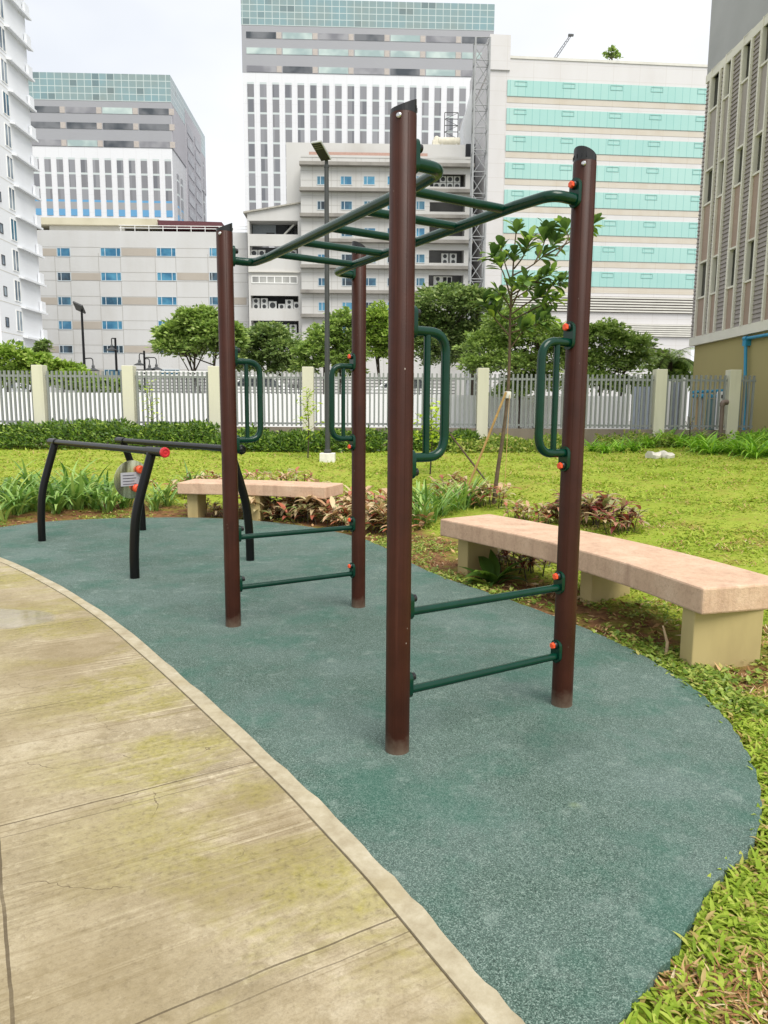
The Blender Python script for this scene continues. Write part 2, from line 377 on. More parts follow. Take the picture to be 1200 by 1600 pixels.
# close the mat under the kerb
sub = [p for p in offset(ko, .03) if -5.6 < p.x < .52]
poly = [(p.x+.006*math.sin(i*2.1), p.y+.006*math.sin(i*3.3)) for i, p in enumerate(mo)]+[(p.x, p.y) for p in reversed(sub)]
MB().prism(list(reversed(poly)), -.06, 0).build('rubber_mat', M['mat'], kind='structure')
def path_mat():
    n = NT('stained_concrete'); A = R(-30)
    loc = n.mapping(rot=(0, 0, A)); x, y, z = n.sep(loc)
    streak = n.noise(1, 5, .6, n.mapping(scale=(.9, 16, 1), vec=loc)); streak2 = n.noise(1, 4, .6, n.mapping(scale=(.5, 60, 1), vec=loc))
    blot = n.noise(1.7, 6, .68, n.mapping(scale=(1, 1.3, 1), vec=loc), .3); fine = n.noise(38, 5, .7)
    c = n.ramp(blot, [(.3, S(138, 126, 102)), (.46, S(160, 147, 121)), (.58, S(182, 169, 143)), (.7, S(206, 195, 172))])
    c = n.mix(n.ramp(streak, [(.48, 0), (.72, .16)]), c, S(198, 185, 160))
    c = n.mix(n.ramp(streak2, [(.5, 0), (.7, .16)]), c, S(116, 98, 70))
    lines = n.noise(1, 3, .7, n.mapping(scale=(.22, 46, 1), loc=(2, 5, 0), vec=loc)); lm = n.ramp(n.noise(1.4, 4, .6, n.mapping(loc=(8, 8, 2), scale=(.6, 1.6, 1), vec=loc)), [(.36, 0), (.58, 1)])
    c = n.mix(n.math('MULTIPLY', n.ramp(lines, [(.54, 0), (.62, .6)]), lm), c, S(108, 92, 64)); c = n.mix(n.math('MULTIPLY', n.ramp(lines, [(.36, .6), (.45, 0)]), lm), c, S(206, 194, 166))
    grit = n.noise(150, 4, .75); c = n.mix(.55, c, n.mix(1, c, n.ramp(grit, [(.32, .55), (.5, 1), (.7, 1.3)]), 'MULTIPLY'))
    pit = n.voro(46, 'Distance'); c = n.mix(n.math('MULTIPLY', n.ramp(pit, [(.1, 1), (.16, 0)]), n.ramp(n.noise(6, 2), [(.5, 0), (.6, .5)])), c, S(104, 88, 62))
    spk = n.noise(13, 7, .75); c = n.mix(n.ramp(spk, [(.5, 0), (.62, .42)]), c, S(120, 107, 78)); c = n.mix(n.ramp(n.noise(17, 6, .75, n.mapping(loc=(4, 2, 9))), [(.55, 0), (.66, .4)]), c, S(210, 198, 172))
    al = n.noise(1.35, 5, .65, n.mapping(scale=(.7, 1.5, 1), loc=(5.2, 1.1, 0), vec=loc), .4)
    ox, oy, oz = n.sep(); mm = n.math('ADD', n.math('MULTIPLY', ox, .82), n.math('MULTIPLY', oy, .57)); mm = n.math('ADD', mm, n.math('MULTIPLY', n.math('SUBTRACT', n.noise(1.6, 4, .65, n.mapping(loc=(3, 1, 6))), .5), .9))
    c = n.mix(n.ramp(mm, [(.5, .4), (1.0, 0)]), c, n.mix(fine, S(114, 102, 74), S(158, 145, 112)))
    c = n.mix(n.ramp(mm, [(1.0, 0), (1.22, .55)]), c, S(208, 193, 168))
    band = n.math('SUBTRACT', 1, n.math('MULTIPLY', n.math('ABSOLUTE', n.math('ADD', n.math('ADD', n.math('MULTIPLY', ox, .82), n.math('MULTIPLY', oy, .57)), -.95)), 1.5))
    alm = n.math('MULTIPLY', n.ramp(al, [(.46, 0), (.57, 1)]), n.ramp(band, [(0, 0), (.75, 1)]))
    c = n.mix(n.math('MULTIPLY', alm, n.ramp(spk, [(.35, .95), (.62, .45)])), c, n.ramp(fine, [(.3, S(114, 108, 48)), (.7, S(158, 149, 80))]))
    dk = n.noise(.8, 5, .6, n.mapping(loc=(9, 4, 0))); c = n.mix(n.ramp(dk, [(.44, 0), (.64, .6)]), c, S(126, 110, 78))
    # peeling pale skins with hard edges
    pe = n.noise(3.1, 8, .85, n.mapping(scale=(.8, 1.3, 1), loc=(1, 8, 0), vec=loc), .3); pm = n.ramp(pe, [(.62, 0), (.66, 1)])
    c = n.mix(n.math('MULTIPLY', n.math('MULTIPLY', pm, n.ramp(n.noise(30, 3, .7), [(.4, .2), (.6, 1)])), .5), c, S(204, 190, 164))
    c = n.mix(n.math('MULTIPLY', n.ramp(fine, [(.3, 1), (.45, 0)]), .35), c, S(96, 82, 60))
    # construction joints and grooves: (normal, offset, width)
    g = None
    wob = n.math('MULTIPLY', n.math('SUBTRACT', n.noise(2.5, 3), .5), .03)
    def line(p, q, w, on=1.0):
        nonlocal g
        p, q = Vector(p), Vector(q); t = (q-p).normalized(); nx, ny = -t.y, t.x
        d = n.math('ADD', n.math('ADD', n.math('MULTIPLY', ox, nx), n.math('MULTIPLY', oy, ny)), -(p.x*nx+p.y*ny))
        d = n.math('ABSOLUTE', n.math('ADD', d, wob)); f = n.math('MULTIPLY', n.math('LESS_THAN', d, w), on); g = f if g is None else n.math('MAXIMUM', g, f)
    dv = Vector((.85, .50)).normalized(); nv = Vector((-dv.y, dv.x))
    for base, sep_ in (((-1.19, 3.97), .04), ((-.54, 3.03), .09), ((.08, 2.04), .07), ((-2.2, 5.2), .05), ((-3.4, 6.7), .05)):
        b = Vector(base); line(b, b+dv, .0034, .75); line(b-nv*sep_, b-nv*sep_+dv, .0026, .5)
    line((-1.32, 2.27), (-.94, 1.62), .005, .8)
    # only some of each groove still shows
    gg = n.math('MULTIPLY', g, n.ramp(n.noise(1.6, 3, .6, n.mapping(loc=(4, 4, 4))), [(.32, .35), (.5, 1)]))
    c = n.mix(gg, c, S(74, 62, 44))
    cr = n.voro(1.15, 'Distance', 'DISTANCE_TO_EDGE', n.mixvec(loc)); cm = n.math('MULTIPLY', n.math('LESS_THAN', cr, .0022), n.ramp(n.noise(2.6, 3, .6, n.mapping(loc=(7, 2, 0))), [(.53, 0), (.58, 1)]))
    c = n.mix(n.math('MULTIPLY', cm, .6), c, S(76, 62, 44))
    # thin sheet of rain water at the far edge
    q = G(35, 968); dx = n.math('MULTIPLY', n.math('SUBTRACT', ox, float(q[0])-.35), .75); dy = n.math('MULTIPLY', n.math('SUBTRACT', oy, float(q[1])), 1.6)
    rr = n.math('ADD', n.math('SQRT', n.math('ADD', n.math('MULTIPLY', dx, dx), n.math('MULTIPLY', dy, dy))), n.math('MULTIPLY', n.math('SUBTRACT', n.noise(2.2, 3), .5), .5))
    wet = n.ramp(rr, [(.42, 1), (.5, 0)])
    c = n.mix(n.math('MULTIPLY', wet, .35), c, S(118, 108, 92))
    h = n.math('SUBTRACT', n.math('ADD', n.math('MULTIPLY', streak2, .6), n.math('MULTIPLY', fine, .6)), n.math('MULTIPLY', gg, 1.5))
    n.bump(n.math('MULTIPLY', h, n.math('SUBTRACT', 1, wet)), .35, .006)
    M['path'] = n.fin(c, n.mix(wet, (.85, .85, .85, 1), (.06, .06, .06, 1)), 0, .4)
def _mixvec(s, vec):
    a = s.n('ShaderNodeVectorMath', operation='SCALE'); s.l(s.noise(3, 4, .6, color=True), a.inputs[0]); a.inputs['Scale'].default_value = .35
    b = s.n('ShaderNodeVectorMath', operation='ADD'); s.l(vec, b.inputs[0]); s.l(a.outputs[0], b.inputs[1]); return b.outputs[0]
NT.mixvec = _mixvec
path_mat()
kn = NT('kerb_concrete'); kc = kn.ramp(kn.noise(9, 5, .7), [(.3, S(146, 134, 108)), (.55, S(170, 160, 136)), (.75, S(188, 180, 160))])
kc = kn.mix(kn.ramp(kn.noise(2.2, 4), [(.5, 0), (.7, .5)]), kc, S(160, 146, 106)); kn.bump(kn.noise(60, 4, .7), .4, .005); M['kerb'] = kn.fin(kc, .85)
rag = [p+Vector((math.sin(i*1.7)+math.sin(i*.63), math.cos(i*2.3)))*.004 for i, p in enumerate(ko)]
strip(rag, offset(ko, KW-.006), -.08, .008, 'path_kerb', M['kerb'], kind='structure')
pp = [(p.x, p.y) for p in offset(ko, KW)]
MB().prism(pp[::-1] + [(-13, 10.5), (-13, -3), (.95, -3)][:0] + [(-13, 11), (-13, -3.5), (.8, -3.5)] , -.08, .003).build('path', M['path'], kind='structure')
strip(offset(ko, KW-.02), offset(ko, KW+.02), -.08, -.004, 'path_groove', simple('groove_dirt', S(140, 124, 94), .9, .3, 20), kind='structure')
# ------------------------------------------------------------------ monkey bar frame
PX, PY, PA, PW, PL_ = .0691, 3.1412, .54339, 1.0552, 2.2741
PR = .0559; PH = 2.782
def flange(mb, x, sgn, z0, z1, v, hw=.032):
    """rounded plate on the inner face of a post, following local u axis"""
    pts = []
    for k in range(9): a = math.pi*k/8; pts.append((hw*math.cos(a), z1-hw+hw*math.sin(a)))
    for k in range(9): a = math.pi+math.pi*k/8; pts.append((hw*math.cos(a), z0+hw+hw*math.sin(a)))
    k0 = len(mb.v); n = len(pts); x0, x1 = x-sgn*.018, x+sgn*.010
    mb.v += [(x0, v+p[0], p[1]) for p in pts]+[(x1, v+p[0], p[1]) for p in pts]
    mb.f += [tuple(k0+i for i in range(n)), tuple(k0+n+i for i in range(n))]+[(k0+i, k0+(i+1) % n, k0+n+(i+1) % n, k0+n+i) for i in range(n)]
def bolt(parent, x, sgn, v, z, colour):
    b = MB().lathe([(.021, 0), (.021, .012), (.019, .016)], (x+sgn*.008, v, z), 16, (sgn, 0, 0)).build('bolt', M['blackcap'], parent, True)
    MB().lathe([(.0175, 0), (.0175, .011), (.013, .014)], (x+sgn*.0238, v, z), 6 if colour == 'orange' else 16, (sgn, 0, 0)).build('bolt_cap', M[colour], b)
def monkey():
    root = empty('monkey_bars', (PX, PY, 0), PA, label='brown four post monkey bar frame with green overhead ladder standing on the teal rubber mat', cat='monkey bars')
    corners = [(0, 0, 1), (PW, 0, -1), (0, PL_, 1), (PW, PL_, -1)]
    for (u, v, s) in corners:
        p = MB()
        prof = []; N = 32
        p.lathe([(PR, -.05), (PR, PH-.004), (PR-.003, PH)], (u, v, 0), N)
        # two shallow ribs of the extruded section
        for an in (200, 250, 290, 340, 70, 110, 20, 160):
            a = R(an)-PA; p.tube([(u+(PR-.0036)*math.cos(a), v+(PR-.0036)*math.sin(a), -.03), (u+(PR-.0036)*math.cos(a), v+(PR-.0036)*math.sin(a), PH-.01)], .0042, 6)
        po = p.build('post', M['post'], root, True)
        c = MB(); k = 28; r = PR*.985
        lo = [(u+r*math.cos(2*math.pi*j/k), v+r*math.sin(2*math.pi*j/k), PH-.002) for j in range(k)]
        def hz(a, rr): return PH+.014+.050*max(0, (1+s*math.cos(a))/2)**1.15
        hi = [(u+r*math.cos(2*math.pi*j/k), v+r*math.sin(2*math.pi*j/k), hz(2*math.pi*j/k, r)) for j in range(k)]
        inn = [(u+r*.8*math.cos(2*math.pi*j/k), v+r*.8*math.sin(2*math.pi*j/k), hz(2*math.pi*j/k, r)-.004) for j in range(k)]
        dp = [(u+r*.75*math.cos(2*math.pi*j/k), v+r*.75*math.sin(2*math.pi*j/k), PH+.018) for j in range(k)]
        c.v = lo+hi+inn+dp
        for j in range(k):
            q = (j+1) % k
            for a in range(3): c.f.append((a*k+j, a*k+q, (a+1)*k+q, (a+1)*k+j))
        c.f += [tuple(3*k+j for j in range(k)), tuple(k-1-j for j in range(k))]
        cap = c.build('post_cap', M['blackcap'], po)
        rb = MB()
        for j in range(5):
            a = (-.9+.45*j)+(0 if s > 0 else math.pi); rb.box(-.0025, .0025, -.0025, .0025, 0, .018)
            rb.v[-8:] = [(q[0]+u+r*1.0*math.cos(a), q[1]+v+r*1.0*math.sin(a), q[2]+PH+.01) for q in rb.v[-8:]]
        rb.build('cap_rib', M['blackcap'], po)
        MB().lathe([(.011, 0), (.011, .005), (.007, .009)], (u+PR*math.cos(R(250)-PA)*.97, v+PR*math.sin(R(250)-PA)*.97, PH-.022), 12, (math.cos(R(250)-PA), math.sin(R(250)-PA), 0)).build('rivet', M['steel'], po, True)
        x = u+s*PR
        # D-shaped grab handle
        h = MB(); zt, zb = 1.915, 1.362; path = fillet([(x-s*.01, v, zt), (u+s*.238, v, zt), (u+s*.238, v, zb), (x-s*.01, v, zb)], .13, 10)
        h.tube(path, .0215, 16); hb = MB().tube([(u+s*.137, v, zt-.012), (u+s*.137, v, zb+.012)], .016, 12)
        flange(h, x, s, zt-.035, zt+.105, v); flange(h, x, s, zb-.095, zb+.035, v)
        ho = h.build('grab_handle', M['green'], root, True); hb.build('inner_bar', M['green'], ho, True)
        oc = 'orange' if u > 0 else 'blackcap'
        bolt(ho, x, s, v, zt+.075, oc); bolt(ho, x, s, v, zb-.065, oc)
    for v in (0, PL_):
        for z in (.655, .28):
            b = MB().tube([(PR-.005, v, z), (PW-PR+.005, v, z)], .0195, 16)
            flange(b, PR, 1, z-.035, z+.09, v); flange(b, PW-PR, -1, z-.035, z+.09, v)
            bo = b.build('foot_rung', M['green'], root, True); bolt(bo, PR, 1, v, z+.062, 'blackcap'); bolt(bo, PW-PR, -1, v, z+.062, 'orange')
    ZR = 2.6
    for u, s, ru in ((0, 1, .225), (PW, -1, .83)):
        x = u+s*PR
        path = fillet([(x-s*.01, 0, ZR), (ru-s*.02, .0, ZR), (ru, .24, ZR), (ru, PL_-.24, ZR), (ru-s*.02, PL_, ZR), (x-s*.01, PL_, ZR)], .12, 10)
        r = MB().tube(path, .0275, 18)
        for v in (0, PL_): flange(r, x, s, ZR-.04, ZR+.1, v)
        ro = r.build('ladder_rail', M['green'], root, True)
        for v in (0, PL_): bolt(ro, x, s, v, ZR+.065, 'orange' if u > 0 else 'blackcap')
    for v in (.325, .735, 1.14, 1.545, 1.95):
        MB().tube([(.225, v, ZR+.004), (.83, v, ZR+.004)], .0225, 16).build('ladder_rung', M['green'], root, True)
monkey()
# ------------------------------------------------------------------ parallel bars
_lp = [(p.x, p.y) for p in smooth_line([(0, 0), (.25, .03), (.5, .17), (.684, .44), (.838, .71), (1, 1)], 6)]
def lean(t): return float(np.interp(t, [p[0] for p in _lp], [p[1] for p in _lp]))
def dip_bars():
    a0 = Vector((-4.09, 8.75)); a1 = Vector((-2.02, 6.54)); d = (a1-a0).normalized(); nrm = Vector((-d.y, d.x))
    if nrm.y < 0: nrm = -nrm
    L = (a1-a0).length; ang = math.atan2(d.y, d.x)
    for k, (org, s) in enumerate(((a0, 1), (Vector((-3.47, 9.31)), -1))):
        lab = ('black dip bar on curved legs with a red end cap and the round instruction plate', 'black dip bar on curved legs standing behind the bar with the red cap')[k]
        root = empty('parallel_bar', (org.x, org.y, 0), ang, label=lab, cat='exercise bar', group='pair of black parallel bars')
        # local x along bar, local y toward the other bar
        sy = 1.0 if nrm.dot(Vector((-math.sin(ang), math.cos(ang)))) > 0 else -1.0
        sy *= s
        LF = (a1-a0).length; L = LF-(.05 if k else 0)
        MB().tube([(.02, 0, 1.19), (L-.02, 0, 1.19)], .034, 18).build('bar', M['black'], root, True)
        for x0, x1 in ((-.02, .2), (L-.36, L)):
            MB().lathe([(.037, 0), (.043, .006), (.043, x1-x0-.006), (.037, x1-x0)], (x0, 0, 1.19), 20, (1, 0, 0)).build('sleeve', M['black'], root, True)
        cap = MB().lathe([(.047, 0), (.049, .008), (.046, .022), (.03, .026), (.026, .02), (.012, .02), (.009, .024)], (L, 0, 1.19), 24, (1, 0, 0))
        cap.build('end_cap', M['black'] if k else M['red'], root, True)
        MB().lathe([(.044, 0), (.04, .015)], (-.02, 0, 1.19), 20, (-1, 0, 0)).build('end_cap', M['black'], root, True)
        for x in (.15, LF-.26):
            zs = np.linspace(-.05, 1.175, 16)
            path = [(x, -sy*.215*(1-lean(max(0, z/1.175))), z) for z in zs]
            MB().tube(path, .044, 18).build('leg', M['black'], root, True)
        if k == 0:
            # round instruction plate clamped to the near leg
            c = P(206, 749, 6.84); pl = empty('plate_mount', (0, 0, 0)); bpy.data.objects.remove(pl)
            inv = Matrix.Translation((org.x, org.y, 0)) @ Matrix.Rotation(ang, 4, 'Z'); inv.invert()
            nw = Vector((.76, -.64, -.05)).normalized(); nl = (inv.to_3x3() @ nw).normalized(); cl = inv @ Vector(c)
            side = Vector((-nw.y, nw.x, 0)).normalized(); sl = inv.to_3x3() @ side
            pm = NT('brushed_plate'); pm.fin(pm.ramp(pm.noise(1, 3, .5, pm.mapping(scale=(40, 40, 2))), [(.3, S(150, 150, 120)), (.7, S(206, 206, 178))]), .22, .85)
            d_ = MB().lathe([(.18, -.002), (.186, 0), (.186, .004), (.18, .006)], cl, 40, nl).build('instruction_plate', pm.m, root, True)
            def onp(a, b, off=.008): return cl + sl*a + Vector((0, 0, b)) + nl*off
            m = MB()
            def card(mb, a0, a1, b0, b1, o0, o1):
                k = len(mb.v); mb.v += [tuple(onp(a, b, o)) for o in (o0, o1) for a, b in ((a0, b0), (a1, b0), (a1, b1), (a0, b1))]
                mb.f += [tuple(k+i for i in q) for q in ((0,3,2,1),(4,5,6,7),(0,1,5,4),(1,2,6,5),(2,3,7,6),(3,0,4,7))]
            card(m, -.12, .1, -.06, .07, .005, .010); m.build('notice_card', simple('notice_grey', S(168, 168, 176), .5, .05, 10), d_)
            m = MB()
            for j in range(4): card(m, -.1, .02+.02*(j % 2), .045-.028*j-.006, .045-.028*j, .010, .012)
            m.build('notice_text', simple('notice_ink', S(70, 66, 80), .6), d_)
            for b, ka in ((.095, .075), (-.085, .03)):
                MB().lathe([(.03, 0), (.04, .01), (.04, .035), (.03, .045)], onp(ka, b, .01), 12, nl).build('clamp_knob', M['orange'], d_, True)
                q = onp(ka, b, .0); e = onp(.17, b, -.04); MB().tube([q, e], .02, 10).build('clamp_arm', M['orange'], d_, True)
dip_bars()
# ------------------------------------------------------------------ benches
bn = NT('pink_washed_concrete'); bc = bn.ramp(bn.noise(3.5, 6, .7), [(.25, S(182, 150, 126)), (.5, S(200, 168, 142)), (.75, S(213, 185, 160))])
bc = bn.mix(bn.ramp(bn.noise(40, 4, .7), [(.35, .35), (.5, 0)]), bc, S(156, 128, 106)); bc = bn.mix(bn.ramp(bn.noise(1, 4, .6, bn.mapping(scale=(9, 9, .8))), [(.52, 0), (.72, .45)]), bc, S(150, 116, 98))
bn.bump(bn.noise(55, 5, .7), .5, .01); M['seat'] = bn.fin(bc, .85)
M['benchleg'] = streaky('ochre_render', S(178, 160, 112), S(112, 98, 62), .6, 4, 1.2)
def bench(front, width, z0, z1, legs, label, leglab):
    c = sum((Vector(p) for p in front), Vector((0, 0)))/len(front); root = empty('concrete_bench', (c.x, c.y, -.04), label=label, cat='bench', group='pink concrete benches')
    f = smooth_line(front, 6); b = offset(f, -width)
    poly = [(p.x-c.x, p.y-c.y) for p in f]+[(p.x-c.x, p.y-c.y) for p in reversed(b)]
    MB().prism(poly, z0+.04, z1+.04).build('seat', M['seat'], root, bevel=.014)
    for (pt, ang, w, d) in legs:
        k = MB().box(-w/2, w/2, -d/2, d/2, -.06, z0+.041).build('leg', M['benchleg'], root, bevel=.008)
        k.location = (pt[0]-c.x, pt[1]-c.y, 0); k.rotation_euler = (0, 0, ang)
bench([(.56, 7.03), (1.06, 6.3), (1.44, 5.62), (1.73, 4.92), (1.94, 4.21)], .67, .35, .52,
      [((2.16, 4.40), R(6), .46, .15), ((1.90, 5.95), R(24), .42, .15), ((.96, 7.12), R(36), .42, .15)],
      'long curved pinkish concrete bench at the mat edge, in front of the wide lawn', '')
b2l, b2r = G(277, 772, .35), G(508, 780, .35)
b2f = [(b2l[0], b2l[1]), ((b2l[0]+b2r[0])/2+.05, (b2l[1]+b2r[1])/2+.1), (b2r[0], b2r[1])]
def bl(px, py, dd=.2): q = G(px, py, -.04); return (q[0], q[1]+dd)
bench(b2f, .67, .35, .52, [(bl(303, 811), R(-4), .16, .42), (bl(401, 815), R(-8), .17, .42), (bl(492, 812, .2), R(-10), .17, .42)],
      'shorter pinkish concrete bench in the planting bed beyond the black parallel bars', '')
# ------------------------------------------------------------------ fence, boundary wall, lamps
FY = 20.0
def FX(px): return float(P(px, 640, FY)[0])
def build_fence():
    root = empty('picket_fence', (0, FY, .7), 0, label='long grey metal picket fence between square cream posts at the back of the lawn', cat='fence')
    posts = [-72, 65, 204, 337, 482, 618, 753, 890, 1028, 1142]
    hw = .155
    def zt(px): return float(P(px, 575 - (px-600)*.008, FY)[2])-.7
    rail = MB()
    for i, px in enumerate(posts):
        x = FX(px); b = MB().box(x-hw, x+hw, -hw, hw, -.45, 2.12).build('post', M['cream'], root, bevel=.012)
    edges = posts+[1178]
    for a, c in zip(edges[:-1], edges[1:]):
        x0, x1 = FX(a)+hw, FX(c)-(hw if c != 1178 else 0)
        m = MB(); n = max(2, round((x1-x0)/.128)); st = (x1-x0)/n
        for k in range(n):
            xc = x0+st*(k+.5); m.box(xc-.023, xc+.023, -.03, .03, .5, 1.97)
        m.box(x0, x1, -.012, .012, 1.80, 1.86); m.box(x0, x1, -.012, .012, .545, .60)
        m.build('picket_panel', M['fencegrey'], root)
        MB().box(x0, x1, -.09, .09, -.45, .475).build('plinth', M['plinth'], root)
M['plinth'] = streaky('brown_grey_plinth', S(126, 116, 104), S(70, 62, 54), .6, 2, .6)
build_fence()
def build_wall():
    Y = 26.0; x0, x1 = float(P(-60, 640, Y)[0]), float(P(984, 640, Y)[0])
    root = empty('boundary_wall', (0, Y, .6), 0, label='white rendered boundary wall with dark mesh screen on top, behind the picket fence', cat='wall')
    zt = float(P(500, 616, Y)[2])-.6; z2 = float(P(500, 591, Y)[2])-.6; z3 = float(P(500, 581, Y)[2])-.6
    MB().box(x0, x1, 0, .25, -.5, zt).build('render_wall', M['wallwhite'], root)
    sx0, sx1 = float(P(213, 600, Y)[0]), float(P(712, 600, Y)[0])
    m = MB()
    n = int((sx1-sx0)/.16)
    for k in range(n+1): x = sx0+k*(sx1-sx0)/n; m.box(x-.018, x+.018, .10, .13, zt, z2)
    for k in range(5): z = zt+(z2-zt)*(k+.5)/5; m.box(sx0, sx1, .131, .15, z-.014, z+.014)
    m.build('mesh_screen', simple('dark_mesh', S(92, 94, 94), .6), root)
    m = MB(); m.box(sx0, float(P(335, 600, Y)[0]), .02, .24, z2, z2+.10); m.box(sx0, float(P(335, 600, Y)[0]), .02, .24, z2+.17, z3)
    m.box(float(P(338, 600, Y)[0]), sx1, .05, .2, z2, z2+.06); m.build('top_rail', M['white'], root)
M['wallwhite'] = streaky('white_render', S(238, 238, 238), S(190, 190, 184), .3, .8, .3)
build_wall()
# parked cars' roofs seen over the wall
def car(px0, px1, ytop, Y, label, m):
    x0, x1 = float(P(px0, 600, Y)[0]), float(P(px1, 600, Y)[0]); zt = float(P((px0+px1)/2, ytop, Y)[2])
    L = x1-x0; g = zt-1.5; root = empty('parked_car', ((x0+x1)/2, Y, g), 0, label=label, cat='car', group='white cars parked behind the boundary wall')
    h = L/2
    MB().slab([(-h, .35), (h, .35), (h, .75), (h*.92, .95), (h*.55, 1.0), (h*.3, 1.47), (-h*.45, 1.5), (-h*.8, 1.05), (-h*.98, .95)], -.85, .85).build('body', m, root, bevel=.06)
    MB().slab([(h*.47, 1.02), (h*.27, 1.4), (-h*.42, 1.43), (-h*.7, 1.05)], -.865, .865).build('window', M['carglass'], root)
    for sx in (-.58, .6):
        for sy in (-.84, .64): MB().lathe([(.32, 0), (.32, .2)], (sx*h, sy, .32), 20, (0, 1, 0)).build('wheel', M['blackcap'], root)
M['carglass'] = glass('car_glass', S(40, 46, 50), S(70, 80, 84))
car(352, 476, 588, 31, 'white car parked behind the wall between the two cream posts left of the tall lamp', M['white'])
car(578, 700, 590, 31, 'white car parked behind the wall beneath the big dark tree', M['white'])
# corrugated sheets, meter cabinet, pipes beside the olive building
def sheet(px0, px1, ytop, Y, label, m, name='corrugated_sheet', cat='metal sheet', group='upright corrugated sheets behind the fence'):
    x0, x1 = float(P(px0, 640, Y)[0]), float(P(px1, 640, Y)[0]); zt = float(P(px0, ytop, Y)[2]); mb = MB(); n = max(6, int((x1-x0)/.05))
    f = [(x0+(x1-x0)*k/n-x0, .025*math.sin(k*1.6)) for k in range(n+1)]
    mb.prism(f+[(p[0], p[1]+.012) for p in reversed(f)], 0, zt-.55)
    o = mb.build(name, m, label=label, cat=cat, group=group); o.location = (x0, Y, .55)
M['sheet'] = simple('grey_sheet', S(168, 176, 190), .45, .12, 3, metal=.3)
sheet(986, 1022, 604, 24.5, 'grey corrugated sheet standing left of the fence post nearest the palm', M['sheet'])
sheet(1042, 1070, 597, 24.3, 'grey corrugated sheet leaning right of the fence post nearest the palm', M['sheet'])
for (px, yt, lab) in ((982, 602, 'white upright board at the left end of the grey sheets'), (1046, 596, 'white upright board right of the second last fence post'), (1069, 592, 'white upright board beside the olive wall corner')):
    a = P(px, yt, 24.1); mb = MB().box(-.07, .07, -.03, .03, 0, float(a[2])-.55); mb.slab([(-.07, float(a[2])-.55), (.07, float(a[2])-.55), (.0, float(a[2])-.5)], -.03, .03)
    o = mb.build('white_board', M['white'], bevel=.01, label=lab, cat='board', group='white boards behind the fence'); o.location = (a[0], 24.1, .55)
# ------------------------------------------------------------------ lamp posts
def lamp_main():
    b = T(512, 721); root = empty('lamp_post', tuple(b), R(0), label='tall dark grey lamp post with a tilted panel head, on a white block', cat='lamp post')
    Y = b[1]; H = float(P(507.5, 262, Y)[2])-b[2]
    MB().box(-.17, .17, -.17, .17, -.1, .19).build('base_block', M['blockw'], root, bevel=.012)
    MB().lathe([(.085, .19), (.085, .25), (.058, .27), (.055, H*.5), (.048, H)], (0, 0, 0), 20).build('pole', M['lampgrey'], root, True)
    MB().lathe([(.056, H), (.056, H+.05), (.04, H+.06), (.036, H+.2)], (0, 0, 0), 16).build('collar', M['lampgrey'], root, True)
    h = MB().box(-.12, .12, -.25, .25, -.028, .028); ho = h.build('lamp_head', M['headtop'], root, bevel=.012)
    ho.location = (math.sin(R(-24))*.23, -math.cos(R(24))*.23, H+.27); ho.rotation_euler = (R(-26), 0, R(-24))
    p = MB().box(-.105, .105, -.23, .23, -.04, -.027)
    po = p.build('panel_face', simple('dark_panel', S(44, 44, 42), .6, .15, 6), ho)
    m = MB()
    for k in range(3): m.box(-.09, .09, -.2+.05*k, -.185+.05*k, -.045, -.039)
    m.build('led_row', simple('led_row_grey', S(110, 110, 100), .4), ho)
    MB().tube([(0, 0, H+.15), (-.0, 0, H+.2), (math.sin(R(-24))*.1, -.1, H+.25)], .022, 10).build('bracket', M['lampgrey'], root, True)
M['blockw'] = simple('white_block', S(222, 218, 210), .85, .15, 8); M['headtop'] = simple('lamp_head_grey', S(176, 178, 178), .5)
lamp_main()
def bell(mb, c):
    mb.lathe([(.03, .34), (.06, .30), (.09, .2), (.07, .17), (.1, .12), (.34, .0), (.33, -.02)], c, 18)
def far_lamp(px, ytop, Y, label, arms, head=None):
    a = P(px, ytop, Y); root = empty('street_lamp', (a[0], Y, .7), 0, label=label, cat='street lamp', group='black street lamps behind the fence'); H = float(a[2])-.7
    MB().lathe([(.12, -.2), (.12, .5), (.085, .55), (.06, H)], (0, 0, 0), 12).build('pole', M['black'], root, True)
    for (dx, z, top) in arms:
        s = 1 if dx > 0 else -1
        ar = MB().tube(fillet([(0, 0, H+z), (0, 0, H+z+.35), (dx, 0, H+z+.35), (dx, 0, H+z)], abs(dx)*.49, 8) if top else fillet([(0, 0, H+z), (dx, 0, H+z+.05), (dx, 0, H+z-.35)], .2, 6), .03, 8).build('arm', M['black'], root, True)
        sh = MB(); bell(sh, (dx, 0, H+z-.34-(0 if top else .3))); sh.build('lamp_shade', M['lampgrey'], root, True)
    if head:
        h = MB().box(-.28, .28, -.4, .4, -.05, .05).build('lamp_head', M['lampgrey'], root, bevel=.02); h.location = (-.12, 0, H+.12); h.rotation_euler = (R(-25), R(24), 0)
far_lamp(127.5, 484, 40, 'black street lamp with flat panel head and a bell shade on a curved arm', [(.48, -2.62, False)], True)
far_lamp(180, 528, 42, 'black street lamp with one bell shade tucked beside the top of its pole', [(-.22, -.05, False)])
far_lamp(225, 548, 44, 'ornate black street lamp with several small hanging bell shades', [(.72, -.75, True), (-.65, -1.5, True), (.3, -.5, False), (-.3, -.2, False)])
